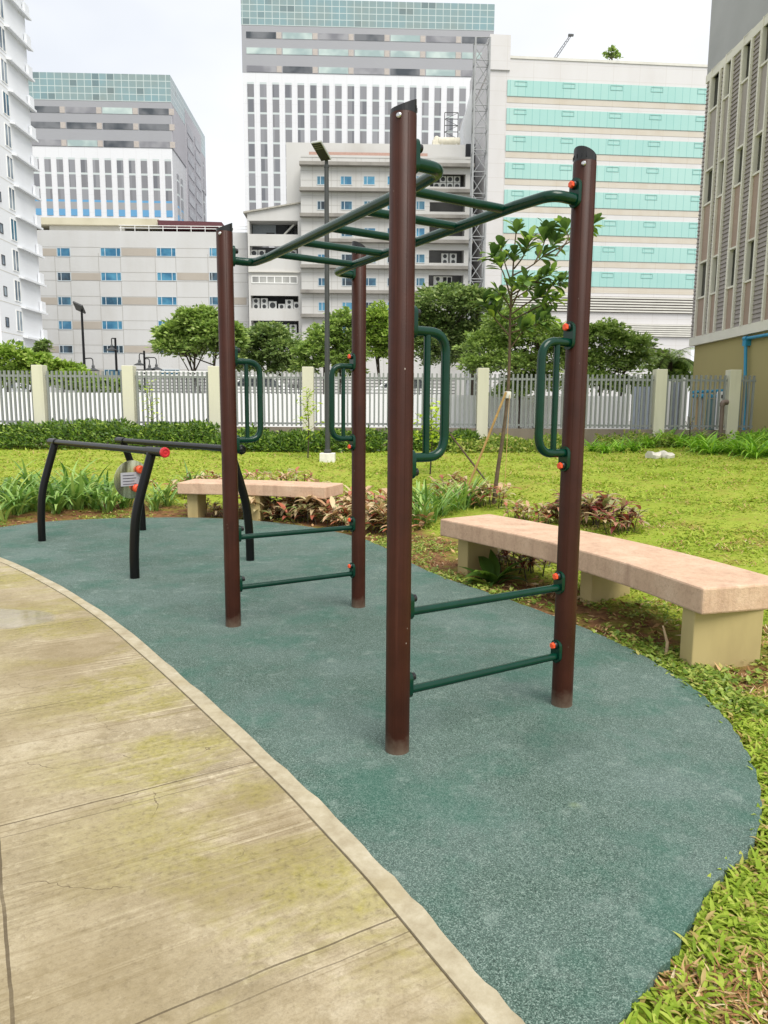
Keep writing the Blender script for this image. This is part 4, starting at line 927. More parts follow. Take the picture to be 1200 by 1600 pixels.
# white apartment tower on the left edge
def apartments():
    Y0, Y1 = 63.8, 71.5; XF = -33.6
    root = empty('apartment_tower', (XF, Y0, .5), 0, label='white apartment tower with stepped ledges at the left edge of the view', cat='tower')
    w = streaky('white_tower_paint', S(224, 226, 230), S(196, 200, 206), .35, .3, .05, .65)
    H = 62
    MB().box(-24, 0, 0, Y1-Y0, -1, H).build('wall', w, root)
    MB().box(-24, .12, Y1-Y0, Y1-Y0+14, -1, H).build('wall', w, root) if False else None
    fh = float(P(60, 255, 70)[2]-P(60, 302, 70)[2]); z0 = float(P(52, 302, 70)[2])-.5
    gl = glass('apartment_glass', S(96, 110, 124), S(150, 162, 172), .5, .1); gl2 = GB[1]
    while z0 > fh: z0 -= fh
    n = int((H-z0)/fh)+1; D = Y1-Y0
    for k in range(n):
        z = z0+k*fh
        MB().slab([(0, z-.10), (.48, z-.2), (.48, z-.02), (0, z+.02)], D-4.0, D+.35).build('balcony_slab', w, root)
        MB().box(.06, .3, D-.5, D+.3, z-.02, z+1.0).build('balcony_wall', w, root)
        f = MB(); y0, y1 = D-5.0, D-3.9; zz = z+.35; hh = 1.9
        for (a, c, e, g) in ((y0, y0+.07, zz, zz+hh), (y1-.07, y1, zz, zz+hh), (y0+.07, y1-.07, zz, zz+.07), (y0+.07, y1-.07, zz+hh-.07, zz+hh), ((y0+y1)/2-.04, (y0+y1)/2+.04, zz+.07, zz+hh-.07)): f.box(-.05, .05, a, c, e, g)
        fo = f.build('window', M['white'], root); MB().box(-.05, .02, y0+.01, y1-.01, zz+.01, zz+hh-.01).build('pane', gl2 if k % 4 == 1 else gl, fo)
        f = MB(); y0, y1 = D-6.9, D-6.35; zz = z+.5; hh = .85
        for (a, c, e, g) in ((y0, y0+.06, zz, zz+hh), (y1-.06, y1, zz, zz+hh), (y0+.06, y1-.06, zz, zz+.06), (y0+.06, y1-.06, zz+hh-.06, zz+hh)): f.box(-.05, .05, a, c, e, g)
        fo = f.build('window', M['lampgrey'], root); MB().box(-.05, .02, y0+.01, y1-.01, zz+.01, zz+hh-.01).build('pane', gl, fo)
        MB().box(-3.2, -.7, -.08, 0, z+.2, z+2.2).build('wall_panel', w, root)
        MB().box(.0, .012, 0, D, z-.03, z+.03).build('floor_joint', M['offwhite'], root)
apartments()
# brown clad building at the right edge
def clad():
    # wall runs from the far corner toward the viewer
    far = P(1072.5, 600, 26.2); near = P(1200, 600, 20.8)
    dx, dy = near[0]-far[0], near[1]-far[1]; a = math.atan2(dy, dx)
    b = Bld.__new__(Bld); b.a = a; b.o = Vector((far[0]-.0, 26.2, .5)); b.d = Vector((math.cos(a), math.sin(a), 0)); b.nn = Vector((-math.sin(a), math.cos(a), 0))
    if b.nn.x < 0: b.nn = -b.nn
    # local frame must stay right-handed: x along wall, y inward
    sgn = 1 if Vector((-math.sin(a), math.cos(a), 0)).dot(b.nn) > 0 else -1
    b.root = empty('clad_building', tuple(b.o), a, label='brown clad building with narrow vertical windows over an olive ground floor, at the right edge', cat='building')
    b.o = b.o; U = 16.0
    zb0 = b.uv(1078, 541)[1]; zb1 = b.uv(1078, 528)[1]
    zt0 = b.uv(1103, 131)[1]; zt1 = b.uv(1103, 119)[1]
    ol = streaky('olive_render', S(166, 154, 104), S(146, 134, 88), .4, .5, .2, .8)
    MB().box(.15, U, .15, 12, -1, zb0).build('olive_ground_floor', ol, b.root)
    MB().box(0, U, 0, 12, zb0, zb1).build('cream_beam', M['beam'], b.root)
    MB().box(0, U, 0, 12, zt0, zt1).build('cream_beam', M['beam'], b.root)
    MB().box(.0, U, .03, 12, zt1, zt1+6).build('grey_attic', simple('grey_attic_render', S(168, 168, 170), .75, .1, .6), b.root)
    MB().box(.3, U, .62, 12, zb1, zt0).build('core', M['dark'], b.root)
    # bays: window columns
    cols = []
    for (p0, p1) in ((1094, 1109), (1114, 1126), (1139, 1154), (1166, 1182)): cols.append((b.uv(p0, 375)[0], b.uv(p1, 375)[0]))
    st = cols[3][0]-cols[2][0]
    for k in range(1, 6): cols.append((cols[3][0]+st*1.12*k, cols[3][1]+st*1.12*k))
    zwin = []
    for (px, ya, yb) in ((1168, 52, 123), (1157, 227, 287), (1147, 385, 448)): zwin.append((b.uv(px, yb)[1], b.uv(px, ya)[1]))
    trim = M['beam']; g1 = simple('grey_spandrel', S(158, 150, 144), .6, .06, 1); g2 = simple('brown_spandrel', S(162, 140, 126), .6, .06, 1)
    prev = 0.
    for i, (c0, c1) in enumerate(cols+[(U, U)]):
        # lap siding between window bays
        m = MB(); z = zb1; n = int((zt0-zb1)/.135); stp = (zt0-zb1)/n
        for k in range(n):
            zz = zb1+k*stp; kk = len(m.v)
            x0, x1 = prev, c0
            m.v += [(x0, .03, zz), (x1, .03, zz), (x1, .065, zz+stp), (x0, .065, zz+stp), (x0, .16, zz), (x1, .16, zz), (x1, .16, zz+stp), (x0, .16, zz+stp)]
            m.f += [tuple(kk+i_ for i_ in q) for q in ((0,3,2,1),(4,5,6,7),(0,1,5,4),(1,2,6,5),(2,3,7,6),(3,0,4,7))]
        m.box(x0, x1, .17, .55, zb1, zt0)
        m.build('lap_siding', M['siding'], b.root)
        if c0 >= U: break
        f = MB().box(c0, c0+.07, -.03, .16, zb1, zt0); f.box(c1-.07, c1, -.03, .16, zb1, zt0); f.build('trim_strip', trim, b.root)
        zs = [zb1]+[q for w in sorted(zwin) for q in w]+[zt0]
        for k in range(0, len(zs), 2):
            MB().box(c0+.07, c1-.07, .05, .45, zs[k], zs[k+1]).build('spandrel_panel', g2 if k in (0, 2) else g1, b.root)
        for (w0, w1) in zwin:
            rv = MB().box(c0+.07, c0+.10, -.02, .3, w0, w1); rv.box(c1-.10, c1-.07, .02, .3, w0, w1); rv.box(c0+.10, c1-.10, -.0, .3, w0, w0+.06); rv.box(c0+.10, c1-.10, -.0, .3, w1-.06, w1)
            wo = rv.build('window', trim, b.root); MB().box(c0+.10, c1-.10, .12, .18, w0+.06, w1-.06).build('pane', glass('narrow_pane_%d%d' % (i, int(w0)), S(34, 36, 36), S(66, 66, 62), .6, .12), wo)
        prev = c1
    # blue pipe fixed along the olive wall
    pts = []
    for px, py in ((1290, 508), (1168, 529), (1165, 690)):
        u, z = b.uv(px, py, .08); w = b.o+b.d*u+b.nn*.03; pts.append((w.x, w.y, w.z+z))
    root = empty('blue_pipe', (pts[1][0], pts[1][1], .6), 0, label='bright blue water pipe with an elbow on the olive wall', cat='pipe'); o_ = Vector((pts[1][0], pts[1][1], .6))
    MB().tube([Vector(p)-o_ for p in fillet(pts, .1, 5)], .05, 10).build('pipe_run', M['bluepipe'], root, True)
    MB().lathe([(.075, -.09), (.075, .09)], Vector(pts[1])-o_, 12, b.d).build('elbow', M['bluepipe'], root, True)
    MB().box(-.05, .2, -.1, .1, -.22, -.05).build('clamp', M['bluepipe'], root).location = Vector(pts[1])-o_
M['beam'] = simple('cream_beam_paint', S(222, 218, 206), .7, .1, 1); M['bluepipe'] = simple('blue_pipe_plastic', S(46, 140, 178), .4, .12, 4)
sd = NT('lap_siding'); M['siding'] = sd.fin(sd.mix(sd.noise(.7, 4), S(140, 132, 128), S(164, 156, 152)), .65)
clad()
def meters():
    Y = 22.6; a = P(1108, 640, Y); root = empty('meter_rack', (a[0], Y, .6), 0, label='row of water meters with blue fittings in front of the olive wall', cat='water meters')
    z = float(P(1108, 613, Y)[2])-.6
    MB().tube([(-.55, 0, z), (.5, 0, z+.06)], .05, 10).build('manifold', M['bluepipe'], root, True)
    for k in range(5):
        x = -.5+.24*k; p = MB().tube([(x, 0, -.1), (x, 0, z+.012*k)], .03, 8).build('riser', M['sheet'], root, True)
        MB().lathe([(.07, 0), (.07, .1), (.05, .13)], (x, -.02, z-.12), 12, (0, -1, 0)).build('meter', M['bluepipe'], root, True)
    MB().box(-.45, -.1, .1, .2, 0, z-.15).build('back_board', simple('tan_board', S(196, 170, 130), .8), root)
    MB().box(0, .25, .1, .2, 0, z-.2).build('back_board', simple('teal_board', S(120, 160, 165), .7), root)
    a = P(1126, 640, 22.2); root = empty('control_box', (a[0], 22.2, .6), 0, label='tall white control box with black switches next to the last fence post', cat='control box')
    h = float(P(1126, 612, 22.2)[2])-.6; MB().box(-.12, .12, -.08, .08, -.1, h).build('cabinet', M['white'], root, bevel=.01)
    for q in (.92, .8, .66, .5): MB().box(-.05, .05, -.10, -.08, h*q-.06, h*q+.04).build('switch', M['blackcap'], root)
    a = P(1129, 632, 19.55); root = empty('drain_pipe', (a[0], 19.55, .6), 0, label='brown drain pipe with a capped elbow standing left of the last cream fence post', cat='pipe')
    h = float(a[2])-.6; MB().lathe([(.055, -.2), (.055, h)], (0, 0, 0), 14).build('pipe', M['brownpipe'], root, True)
    MB().tube(fillet([(0, 0, h-.05), (0, 0, h+.06), (.14, 0, h+.06)], .05, 5), .07, 12).build('elbow', M['brownpipe'], root, True)
M['brownpipe'] = simple('brown_grey_pipe', S(112, 96, 88), .55, .2, 6)
meters()
# ------------------------------------------------------------------ vegetation
LM = {
 'dark': leafmat('dark_tree_leaves', [(0, S(88, 112, 62)), (.5, S(120, 144, 82)), (.85, S(152, 172, 104)), (1, S(178, 192, 128))]),
 'mid': leafmat('mid_tree_leaves', [(0, S(104, 130, 66)), (.5, S(140, 166, 86)), (.85, S(168, 190, 106)), (1, S(192, 208, 130))]),
 'light': leafmat('light_tree_leaves', [(0, S(112, 142, 58)), (.5, S(146, 174, 76)), (.85, S(172, 194, 94)), (1, S(192, 208, 116))]),
 'hedge': leafmat('hedge_leaves', [(0, S(52, 80, 30)), (.5, S(88, 120, 44)), (.85, S(126, 156, 58)), (1, S(168, 190, 84))]),
 'lime': leafmat('lime_leaves', [(0, S(140, 170, 40)), (.6, S(184, 206, 60)), (1, S(214, 224, 96))]),
 'lily': leafmat('strap_leaves', [(0, S(78, 116, 52)), (.5, S(114, 154, 70)), (.85, S(154, 184, 98)), (.95, S(186, 200, 120)), (1, S(196, 176, 110))], .35, .3, .5),
 'fern': leafmat('fern_leaves', [(0, S(92, 140, 40)), (.5, S(134, 182, 54)), (1, S(180, 214, 84))]),
 'ti': leafmat('maroon_leaves', [(0, S(136, 66, 56)), (.1, S(178, 104, 78)), (.26, S(196, 160, 124)), (.65, S(206, 188, 148)), (.82, S(166, 170, 112)), (1, S(124, 148, 80))], .4, .25, .5),
 'tidark': leafmat('dark_maroon_leaves', [(0, S(112, 46, 46)), (.25, S(146, 74, 68)), (.42, S(176, 128, 104)), (.62, S(182, 166, 126)), (.82, S(146, 152, 100)), (1, S(118, 140, 78))], .4, .25, .5),
 'sapling': leafmat('glossy_sapling_leaves', [(0, S(58, 84, 46)), (.4, S(84, 112, 60)), (.75, S(116, 146, 78)), (.92, S(152, 184, 84)), (1, S(184, 206, 96))], .3, .35, .5),
 'weed': leafmat('weed_leaves', [(0, S(92, 120, 44)), (.5, S(134, 158, 62)), (.85, S(172, 184, 92)), (1, S(186, 170, 104))]),
 'grass': leafmat('lawn_blades', [(0, S(118, 144, 44)), (.3, S(142, 166, 54)), (.62, S(162, 180, 68)), (.84, S(180, 192, 90)), (.9, S(172, 154, 92)), (1, S(190, 168, 114))], .6, .35, .2),
 'litter': leafmat('dry_leaves', [(0, S(110, 76, 48)), (.5, S(160, 120, 80)), (.85, S(196, 164, 120)), (1, S(206, 190, 160))], .8, .1, .2),
}
def crown(blobs, n, size, per=26, flat=.35, up=.6):
    """leaf clusters over the shells of ellipsoids (cx,cy,cz,rx,ry,rz)"""
    vol = np.array([b[3]*b[5] for b in blobs]); cnt = np.maximum(1, (vol/vol.sum()*n/per).astype(int)); ps = []; os = []
    for b, c in zip(blobs, cnt):
        d = rng.normal(size=(c, 3)); d /= np.linalg.norm(d, axis=1, keepdims=True); d[:, 2] = np.where(d[:, 2] < -.35, -d[:, 2], d[:, 2])
        r = rng.uniform(.5, 1.04, (c, 1))+.26*rng.random((c, 1))*(rng.random((c, 1)) < .22); cc = np.array(b[:3])+d*r*np.array(b[3:6])
        rad = (.09+.26*rng.random((c, 1))**1.5)*max(b[3], b[5])*.75
        k = rng.normal(size=(c, per, 3))*np.array([1, 1, flat]); k *= rad[:, None]*.8
        p = cc[:, None]+k; p[..., 2] -= (np.hypot(k[..., 0], k[..., 1])**2)/np.maximum(rad[:, None, 0]*4.0, .05)
        ps.append(p.reshape(-1, 3)); o = np.repeat(d, per, 0)*.7+k.reshape(-1, 3)/np.repeat(rad, per, 0)*.6; os.append(o)
    p = np.concatenate(ps); o = np.concatenate(os); N = len(p)
    o[:, 2] -= .1; dirs = o+rng.normal(0, .5, (N, 3)); dirs[:, 2] *= .6
    ups = np.tile([0, 0, up], (N, 1))+rng.normal(0, .4, (N, 3)); s = size*rng.uniform(.6, 1.35, N)
    return leaf_quads(p, dirs, ups, s, s*.55)
def tree(name, label, Y, blobs, n, size, mat, stems, group='trees behind the fence', base=.6, cat='tree', thick=1., trunk_r=.14, per=26, flat=.35):
    """blobs and stems given in picture units at distance Y: (px,py,rx,ry); stems: base px list and target blob"""
    k = Y/F; bl_ = []
    for i, (px, py, rx, ry) in enumerate(blobs):
        c = P(px, py, Y); bl_.append((c[0], Y+thick*k*rx*.5*math.sin(i*2.4), c[2], rx*k, rx*k*thick, ry*k))
    bx = float(P(stems[0][0], 640, Y)[0]); root = empty(name, (bx, Y, base), 0, label=label, cat=cat, group=group); off = np.array([bx, Y, base])
    V, Fs = crown(bl_, n, size, per, flat); rawmesh('crown', V-off, Fs, LM[mat], root)
    m = MB()
    for (px, ti) in stems:
        x = float(P(px, 640, Y)[0])-bx; t = np.array(bl_[ti][:3])-off
        path = smooth_line3([(x, 0, -.3), (x*.9+t[0]*.1+.05, 0, t[2]*.35), (x*.5+t[0]*.5, t[1]*.5, t[2]*.7), tuple(t)]); q = len(path)
        m.tube(path, [trunk_r*(1-.8*i/(q-1)) for i in range(q)], 8)
        for j in range(5):
            a = Vector(path[int(q*(.45+.1*j))]); bq = bl_[(ti+j) % len(bl_)]; e = Vector((bq[0]-bx+random.uniform(-.5, .5)*bq[3], bq[1]-Y, bq[2]-base+random.uniform(-.3, .3)*bq[5]))
            m.tube([a, a.lerp(e, .5)+Vector((0, 0, .1)), e], [trunk_r*.4, trunk_r*.25, trunk_r*.08], 6)
    m.build('trunk', M['barkd'], root, True); return root
def smooth_line3(pts, k=4):
    p = [Vector(q) for q in pts]; out = []
    for i in range(len(p)-1):
        a, b, c, d = p[max(i-1, 0)], p[i], p[i+1], p[min(i+2, len(p)-1)]
        for j in range(k): t = j/k; out.append(.5*((2*b)+(c-a)*t+(2*a-5*b+4*c-d)*t*t+(3*b-3*c+d-a)*t**3))
    return out+[p[-1]]
tree('shade_tree', 'green layered tree with several thin stems, nearest the ornate multi-shade lamp', 33, [(310, 505, 34, 24), (275, 525, 30, 22), (345, 525, 34, 26), (310, 540, 50, 22), (262, 545, 20, 14), (366, 548, 16, 18)], 16000, .22, 'mid', [(300, 0), (318, 1), (330, 2)], trunk_r=.09)
tree('shade_tree', 'low green tree behind the fence under the left wing recesses of the mid-rise', 35, [(420, 528, 34, 20), (392, 545, 24, 24), (445, 550, 30, 22), (415, 562, 34, 16), (384, 572, 24, 14), (450, 574, 26, 14)], 12000, .2, 'dark', [(416, 0), (440, 2)], trunk_r=.09)
tree('shade_tree', 'green tree directly behind the tall lamp pole', 33, [(508, 530, 26, 22), (535, 515, 24, 28), (490, 552, 26, 18), (545, 552, 24, 22), (515, 566, 30, 14), (478, 574, 20, 12), (545, 580, 22, 14)], 12000, .2, 'mid', [(505, 0), (528, 1)], trunk_r=.09)
tree('shade_tree', 'brighter green tree glimpsed between the back post and the nearest post', 36, [(590, 510, 24, 28), (578, 545, 26, 26), (612, 540, 20, 28)], 9000, .2, 'light', [(592, 0)], trunk_r=.1)
tree('shade_tree', 'biggest dark spreading tree, just right of the nearest post', 40, [(700, 472, 52, 24), (655, 500, 36, 26), (745, 482, 44, 28), (690, 520, 56, 30), (755, 530, 44, 30), (650, 545, 36, 24), (710, 556, 50, 18)], 30000, .22, 'dark', [(690, 0), (735, 2)], trunk_r=.2, flat=.28)
tree('shade_tree', 'pale feathery tree drooping over the white wall behind the staked sapling', 24.3, [(800, 505, 46, 22), (760, 540, 40, 24), (835, 530, 46, 28), (870, 560, 30, 34), (800, 570, 60, 22), (745, 570, 26, 14), (835, 600, 44, 22), (795, 612, 26, 12)], 24000, .13, 'mid', [(812, 0), (835, 2)], trunk_r=.08, flat=.25)
tree('shade_tree', 'light green bushy tree between the right post and the palm', 29, [(940, 528, 34, 26), (905, 545, 26, 28), (975, 545, 34, 24), (935, 568, 56, 22), (1000, 566, 20, 16), (925, 600, 40, 20), (975, 604, 30, 16)], 20000, .155, 'mid', [(935, 0), (965, 2)], trunk_r=.09, flat=.25)
tree('roof_tree', 'small tree growing on the roof of the teal banded building', 101.5, [(951, 88, 6, 5), (963, 84, 7, 5), (957, 81, 6, 4), (968, 91, 4, 4)], 420, .42, 'mid', [(931, 0)], None, base=float(TB.zr), trunk_r=.12)
tree('round_bush', 'bright green bush leaning into view behind the fence at the left edge', 29, [(15, 560, 34, 20), (55, 568, 26, 16), (-25, 560, 30, 24), (20, 590, 60, 16)], 7000, .20, 'light', [(10, 0), (40, 1)], 'bushes behind the boundary wall', cat='bush', trunk_r=.05)
tree('round_bush', 'pale yellow-green bush beside the foot of the flat headed black street lamp', 30, [(100, 578, 24, 12), (80, 586, 20, 12), (125, 590, 24, 10)], 3500, .2, 'light', [(100, 0)], 'bushes behind the boundary wall', cat='bush', trunk_r=.04)
tree('round_bush', 'dark bush showing through the pickets beneath the two small street lamps', 30, [(150, 602, 40, 11), (190, 604, 24, 10)], 3500, .2, 'mid', [(150, 0)], 'bushes behind the boundary wall', cat='bush', trunk_r=.04)
tree('round_bush', 'small dark bush at the foot of the white apartment tower', 55, [(68, 542, 7, 10), (62, 552, 9, 9)], 900, .3, 'dark', [(66, 0)], None, cat='bush', trunk_r=.06)
def palm(px, py, Y):
    a = P(px, py, Y); H = float(a[2])-.6; root = empty('palm_tree', (a[0], Y, .6), 0, label='drooping palm between the pale bushy tree and the olive wall', cat='palm')
    MB().tube([(0, 0, -.3), (.05, 0, H*.5), (0, 0, H)], [.16, .13, .1], 10).build('trunk', M['barkd'], root, True)
    m = MB(); VV = []; FF = []; base = 0
    for k in range(22):
        an = k*2.4; el = .2+.9*random.random(); L = random.uniform(1.3, 1.9); path = []
        p = Vector((0, 0, H))
        for i in range(9):
            path.append(p.copy()); e = el-1.7*(i/8)**1.2; p = p+Vector((math.cos(an)*math.cos(e), math.sin(an)*math.cos(e), math.sin(e)))*(L/8)
        m.tube(path, [.02*(1-.08*i) for i in range(9)], 5); pts = []; ds = []
        for i in range(1, 9):
            for j in range(3):
                q = path[i-1].lerp(path[i], j/3); t = (path[i]-path[i-1]).normalized()
                for s in (-1, 1): sd_ = t.cross(Vector((0, 0, 1))).normalized()*s; pts.append(q); ds.append(sd_+t*.7+Vector((0, 0, -.35)))
        V, Fs = leaf_quads(np.array(pts), np.array(ds), np.tile([0, 0, 1.], (len(pts), 1)), np.full(len(pts), .5), np.full(len(pts), .06))
        VV.append(V); FF += [f+base for f in Fs]; base += len(V)
    m.build('frond_rib', M['barkd'], root); rawmesh('frond', np.concatenate(VV), FF, LM['mid'], root)
palm(1047, 566, 33)
tree('round_bush', 'green bush filling the gap around the palm by the olive wall', 34, [(1030, 572, 24, 20), (1058, 578, 24, 18), (1040, 596, 40, 18)], 5000, .2, 'mid', [(1035, 0)], 'bushes behind the boundary wall', cat='bush', trunk_r=.05)
# hedges and low shrubs in front of the fence
def hedge(name, label, px0, px1, Y0, Y1, h0, h1, n, size, mat, cat='hedge', group=None):
    x0, x1 = float(P(px0, 640, 19)[0]), float(P(px1, 640, 19)[0]); cx = (x0+x1)/2
    x = rng.uniform(x0, x1, n); y = rng.uniform(Y0, Y1, n); top = h0+(h1-h0)*(.5+.5*np.sin(x*1.9+np.sin(x*.7)*2)*np.sin(x*4.3+1)); edge = np.clip(np.minimum(y-Y0, 99)/.35, 0, 1)**.5
    t = rng.random(n)**.55; z = terr(np.stack([x, y], 1))+top*t*np.maximum(edge, .35)+rng.normal(0, .03, n)
    pos = np.stack([x, y, z], 1); d = np.stack([rng.normal(0, .8, n), -rng.random(n)*1.1+.1, rng.normal(.45, .5, n)], 1); u = np.tile([0, -.5, .8], (n, 1))+rng.normal(0, .35, (n, 3)); s = size*rng.uniform(.6, 1.4, n)
    V, Fs = leaf_quads(pos, d, u, s, s*.45); b = np.array([cx, (Y0+Y1)/2, tz(cx, (Y0+Y1)/2)]); root = empty(name, tuple(b), 0, label=label, cat=cat, group=group)
    rawmesh('foliage', V-b, Fs, LM[mat], root); m = MB(); m_n = int((x1-x0)/.35)
    for k in range(m_n):
        xx = x0+(x1-x0)*(k+.5)/m_n-cx; z0 = tz(xx+cx, (Y0+Y1)/2)-b[2]
        for j in range(3): m.tube([(xx, 0, z0-.05), (xx+random.uniform(-.15, .15), random.uniform(-.25, .2), z0+h0*.6), (xx+random.uniform(-.3, .3), random.uniform(-.35, .2), z0+h0*.9)], [.012, .009, .004], 5)
    m.build('stem', M['barkd'], root)
hedge('clipped_hedge', 'low clipped green hedge along the fence behind the parallel bars', -90, 338, 18.3, 19.6, .50, .72, 17000, .10, 'hedge')
hedge('clipped_hedge', 'darker shaggy hedge along the fence behind the tall lamp', 342, 600, 18.0, 19.5, .34, .52, 9500, .11, 'hedge')
hedge('clipped_hedge', 'low dark hedge stretch behind the crossed bamboo stakes', 604, 745, 18.2, 19.6, .34, .50, 5500, .11, 'hedge')
hedge('trailing_shrub', 'pale green trailing shrub along the foot of the fence left of the right post', 700, 880, 17.6, 19.4, .16, .34, 5500, .10, 'weed', 'shrub')
hedge('trailing_shrub', 'creeping weeds along the plinth near the olive wall', 1150, 1260, 16.8, 19.4, .2, .5, 4200, .10, 'fern', 'shrub')
hedge('trailing_shrub', 'thin trailing weeds on the plinth behind the two white rocks', 940, 1150, 18.9, 19.6, .2, .42, 2600, .09, 'weed', 'shrub')
def clump_mesh(n, L, W, mat, spread, up, droop, seg=6, prof=None, jitter=.06, name='leaves'):
    pos = np.stack([rng.normal(0, jitter, n), rng.normal(0, jitter, n), rng.uniform(-.02, .05, n)], 1); d = rand_dirs(n, up, spread); LL = L*rng.uniform(.6, 1.2, n)
    V, Fs = straps(pos, d, LL, W*rng.uniform(.75, 1.2, n), droop*rng.uniform(.4, 1.4, n), seg, prof); return V, Fs
lilyV = [clump_mesh(21, 1.0, .078, 'lily', .55, 1.25, 1.7) for _ in range(4)]
lily_me = []
def place(name, V, Fs, mat, loc, rz, sc_, label, cat, group):
    o = rawmesh(name, V, Fs, LM[mat], label=label, cat=cat, group=group); o.location = loc; o.rotation_euler = (0, 0, rz); o.scale = (sc_,)*3; return o
def copies(proto, spots, labels=None):
    for i, (x, y, s) in enumerate(spots):
        o = proto[i % len(proto)]
        if i >= len(proto): o = o.copy(); COL.objects.link(o)
        o.location = (x, y, tz(x, y)-.01); o.rotation_euler = (0, 0, i*2.1+random.random()); o.scale = (s, s, s*random.uniform(.9, 1.1))
        if labels: o['label'] = labels[i]
lproto = [rawmesh('lily_clump', V, Fs, LM['lily'], label='green strap-leaved lily clump in the row beyond the teal mat, left of the far bench', cat='plant', group='lily clumps in the far bed') for V, Fs in lilyV]
sp = []
for (px, py, s) in ((2, 812, .9), (28, 806, 1.0), (52, 800, .95), (88, 803, 1.0), (118, 798, 1.05), (150, 796, .95), (172, 800, .9), (196, 794, .9), (242, 798, .7), (262, 792, .75), (12, 786, 1.), (46, 782, 1.), (80, 782, 1.), (112, 780, 1.05), (142, 780, .95), (170, 778, .9), (205, 778, .8), (-25, 800, 1.), (300, 770, .75), (-50, 806, 1.), (65, 792, .9), (132, 790, .9), (20, 798, .95), (100, 792, .9)):
    q = T(px, py); sp.append((q[0], q[1], s*.76))
copies(lproto, sp)
mproto = []
for i in range(2):
    V, Fs = clump_mesh(22, .62, .04, 'lily', .55, 1.3, 1.3); mproto.append(rawmesh('grass_lily', V, Fs, LM['lily'], label='narrow strap-leaved clump just beyond the left end of the long bench', cat='plant', group='strap clumps beside the long bench'))
sp = []
for (px, py) in ((655, 822), (672, 815), (690, 806), (705, 798), (662, 800), (725, 796), (648, 806), (735, 790)): q = T(px, py); sp.append((q[0], q[1], random.uniform(.85, 1.1)))
copies(mproto, sp)
def ti_plant(nst, h, leaf, n_per):
    VV = []; FF = []; b = 0; st = MB()
    for k in range(nst):
        x, y = rng.normal(0, .13, 2); hh = h*rng.uniform(.5, 1.1); tip = np.array([x*1.8, y*1.8, hh]); st.tube([(x, y, -.03), (x*1.3, y*1.3, hh*.5), tuple(tip)], [.008, .006, .004], 5)
        n = n_per; tt = rng.uniform(.35, 1, n); pos = np.array([x, y, 0])+(tip-np.array([x, y, 0]))*tt[:, None]
        V, Fs = straps(pos, rand_dirs(n, .55, 1.), leaf*rng.uniform(.6, 1.2, n), leaf*.30*rng.uniform(.8, 1.2, n), rng.uniform(.5, 1.8, n), 4, [.25, .8, 1, .7, .05])
        VV.append(V); FF += [f+b for f in Fs]; b += len(V)
    return np.concatenate(VV), FF, st
def ti_proto(mat, label, group, nst=5, h=.40, leaf=.25, n_per=9):
    V, Fs, st = ti_plant(nst, h, leaf, n_per); r = empty('foliage_plant', (0, 0, 0), 0, label=label, cat='plant', group=group); rawmesh('leaves', V, Fs, LM[mat], r); st.build('stem', M['barkd'], r); return r
def scatter(protos, spots, smin=.85, smax=1.15):
    for i, (px, py) in enumerate(spots):
        o = protos[i % len(protos)]
        if i >= len(protos): o = copy_tree(o)
        q = T(px, py); o.location = tuple(q); o.rotation_euler = (0, 0, i*2.4); s = random.uniform(smin, smax); o.scale = (s, s, s)
pa = [ti_proto('ti', 'pinkish maroon leafy plant crowded around the right end of the far bench', 'maroon plants around the far bench') for _ in range(3)]
scatter(pa, [(420, 812), (436, 806), (452, 814), (468, 808), (485, 818), (500, 812), (515, 824), (530, 816), (546, 828), (528, 800), (545, 808), (560, 818), (575, 832), (590, 822), (572, 806), (596, 838), (505, 796), (610, 826), (590, 800), (620, 836), (556, 796), (480, 800), (625, 815), (605, 806)], .8, 1.1)
pb = [ti_proto('ti', 'pinkish maroon leafy plant rising behind the back edge of the far bench', 'maroon plants behind the far bench') for _ in range(2)]
scatter(pb, [(290, 770), (310, 766), (330, 768), (350, 765), (440, 762), (468, 762), (405, 762), (278, 778)], .7, .9)
pc = [ti_proto('tidark', 'dark maroon leafy plant behind the middle of the long bench', 'dark maroon plants behind the long bench', 6, .44, .27, 10) for _ in range(3)]
scatter(pc, [(872, 820), (896, 816), (918, 822), (936, 816), (956, 826), (978, 834), (942, 804)], .6, .95)
pd = [ti_proto('ti', 'pinkish leafy plant behind the far end of the long bench', 'leafy plants at the foot of the sapling') for _ in range(2)]
scatter(pd, [(700, 770), (716, 776), (745, 790), (760, 788), (690, 780), (776, 792)], .6, .85)
scatter([copy_tree(pd[0])], [(800, 812), (826, 816), (846, 820)], .5, .6)
pe = [ti_proto('tidark', 'small dark plant in the shade below the long bench', 'dark plants under the long bench', 5, .26, .13, 12) for _ in range(2)]
scatter(pe, [(790, 895), (815, 890), (838, 900), (800, 880), (775, 884)], .8, 1.1)
pf = [ti_proto('ti', 'small leafy plant in the shade below the far bench', 'leafy plants under the far bench', 5, .26, .13, 12) for _ in range(2)]
scatter(pf, [(325, 806), (342, 808), (360, 806), (380, 808), (418, 810), (318, 800), (432, 812)], .8, 1.1)
V, Fs = straps(np.zeros((18, 3))+rng.normal(0, .02, (18, 3)), rand_dirs(18, .75, 1.), .34*rng.uniform(.6, 1.1, 18), .12*rng.uniform(.8, 1.1, 18), rng.uniform(.6, 1.6, 18), 5, [.12, .7, 1, .75, .4, .03])
q = T(768, 914); place('broadleaf_plant', V, Fs, 'hedge', (q[0], q[1], q[2]), .4, 1.2, 'broad-leaved green plant growing out below the long bench near its far leg', 'plant', None)
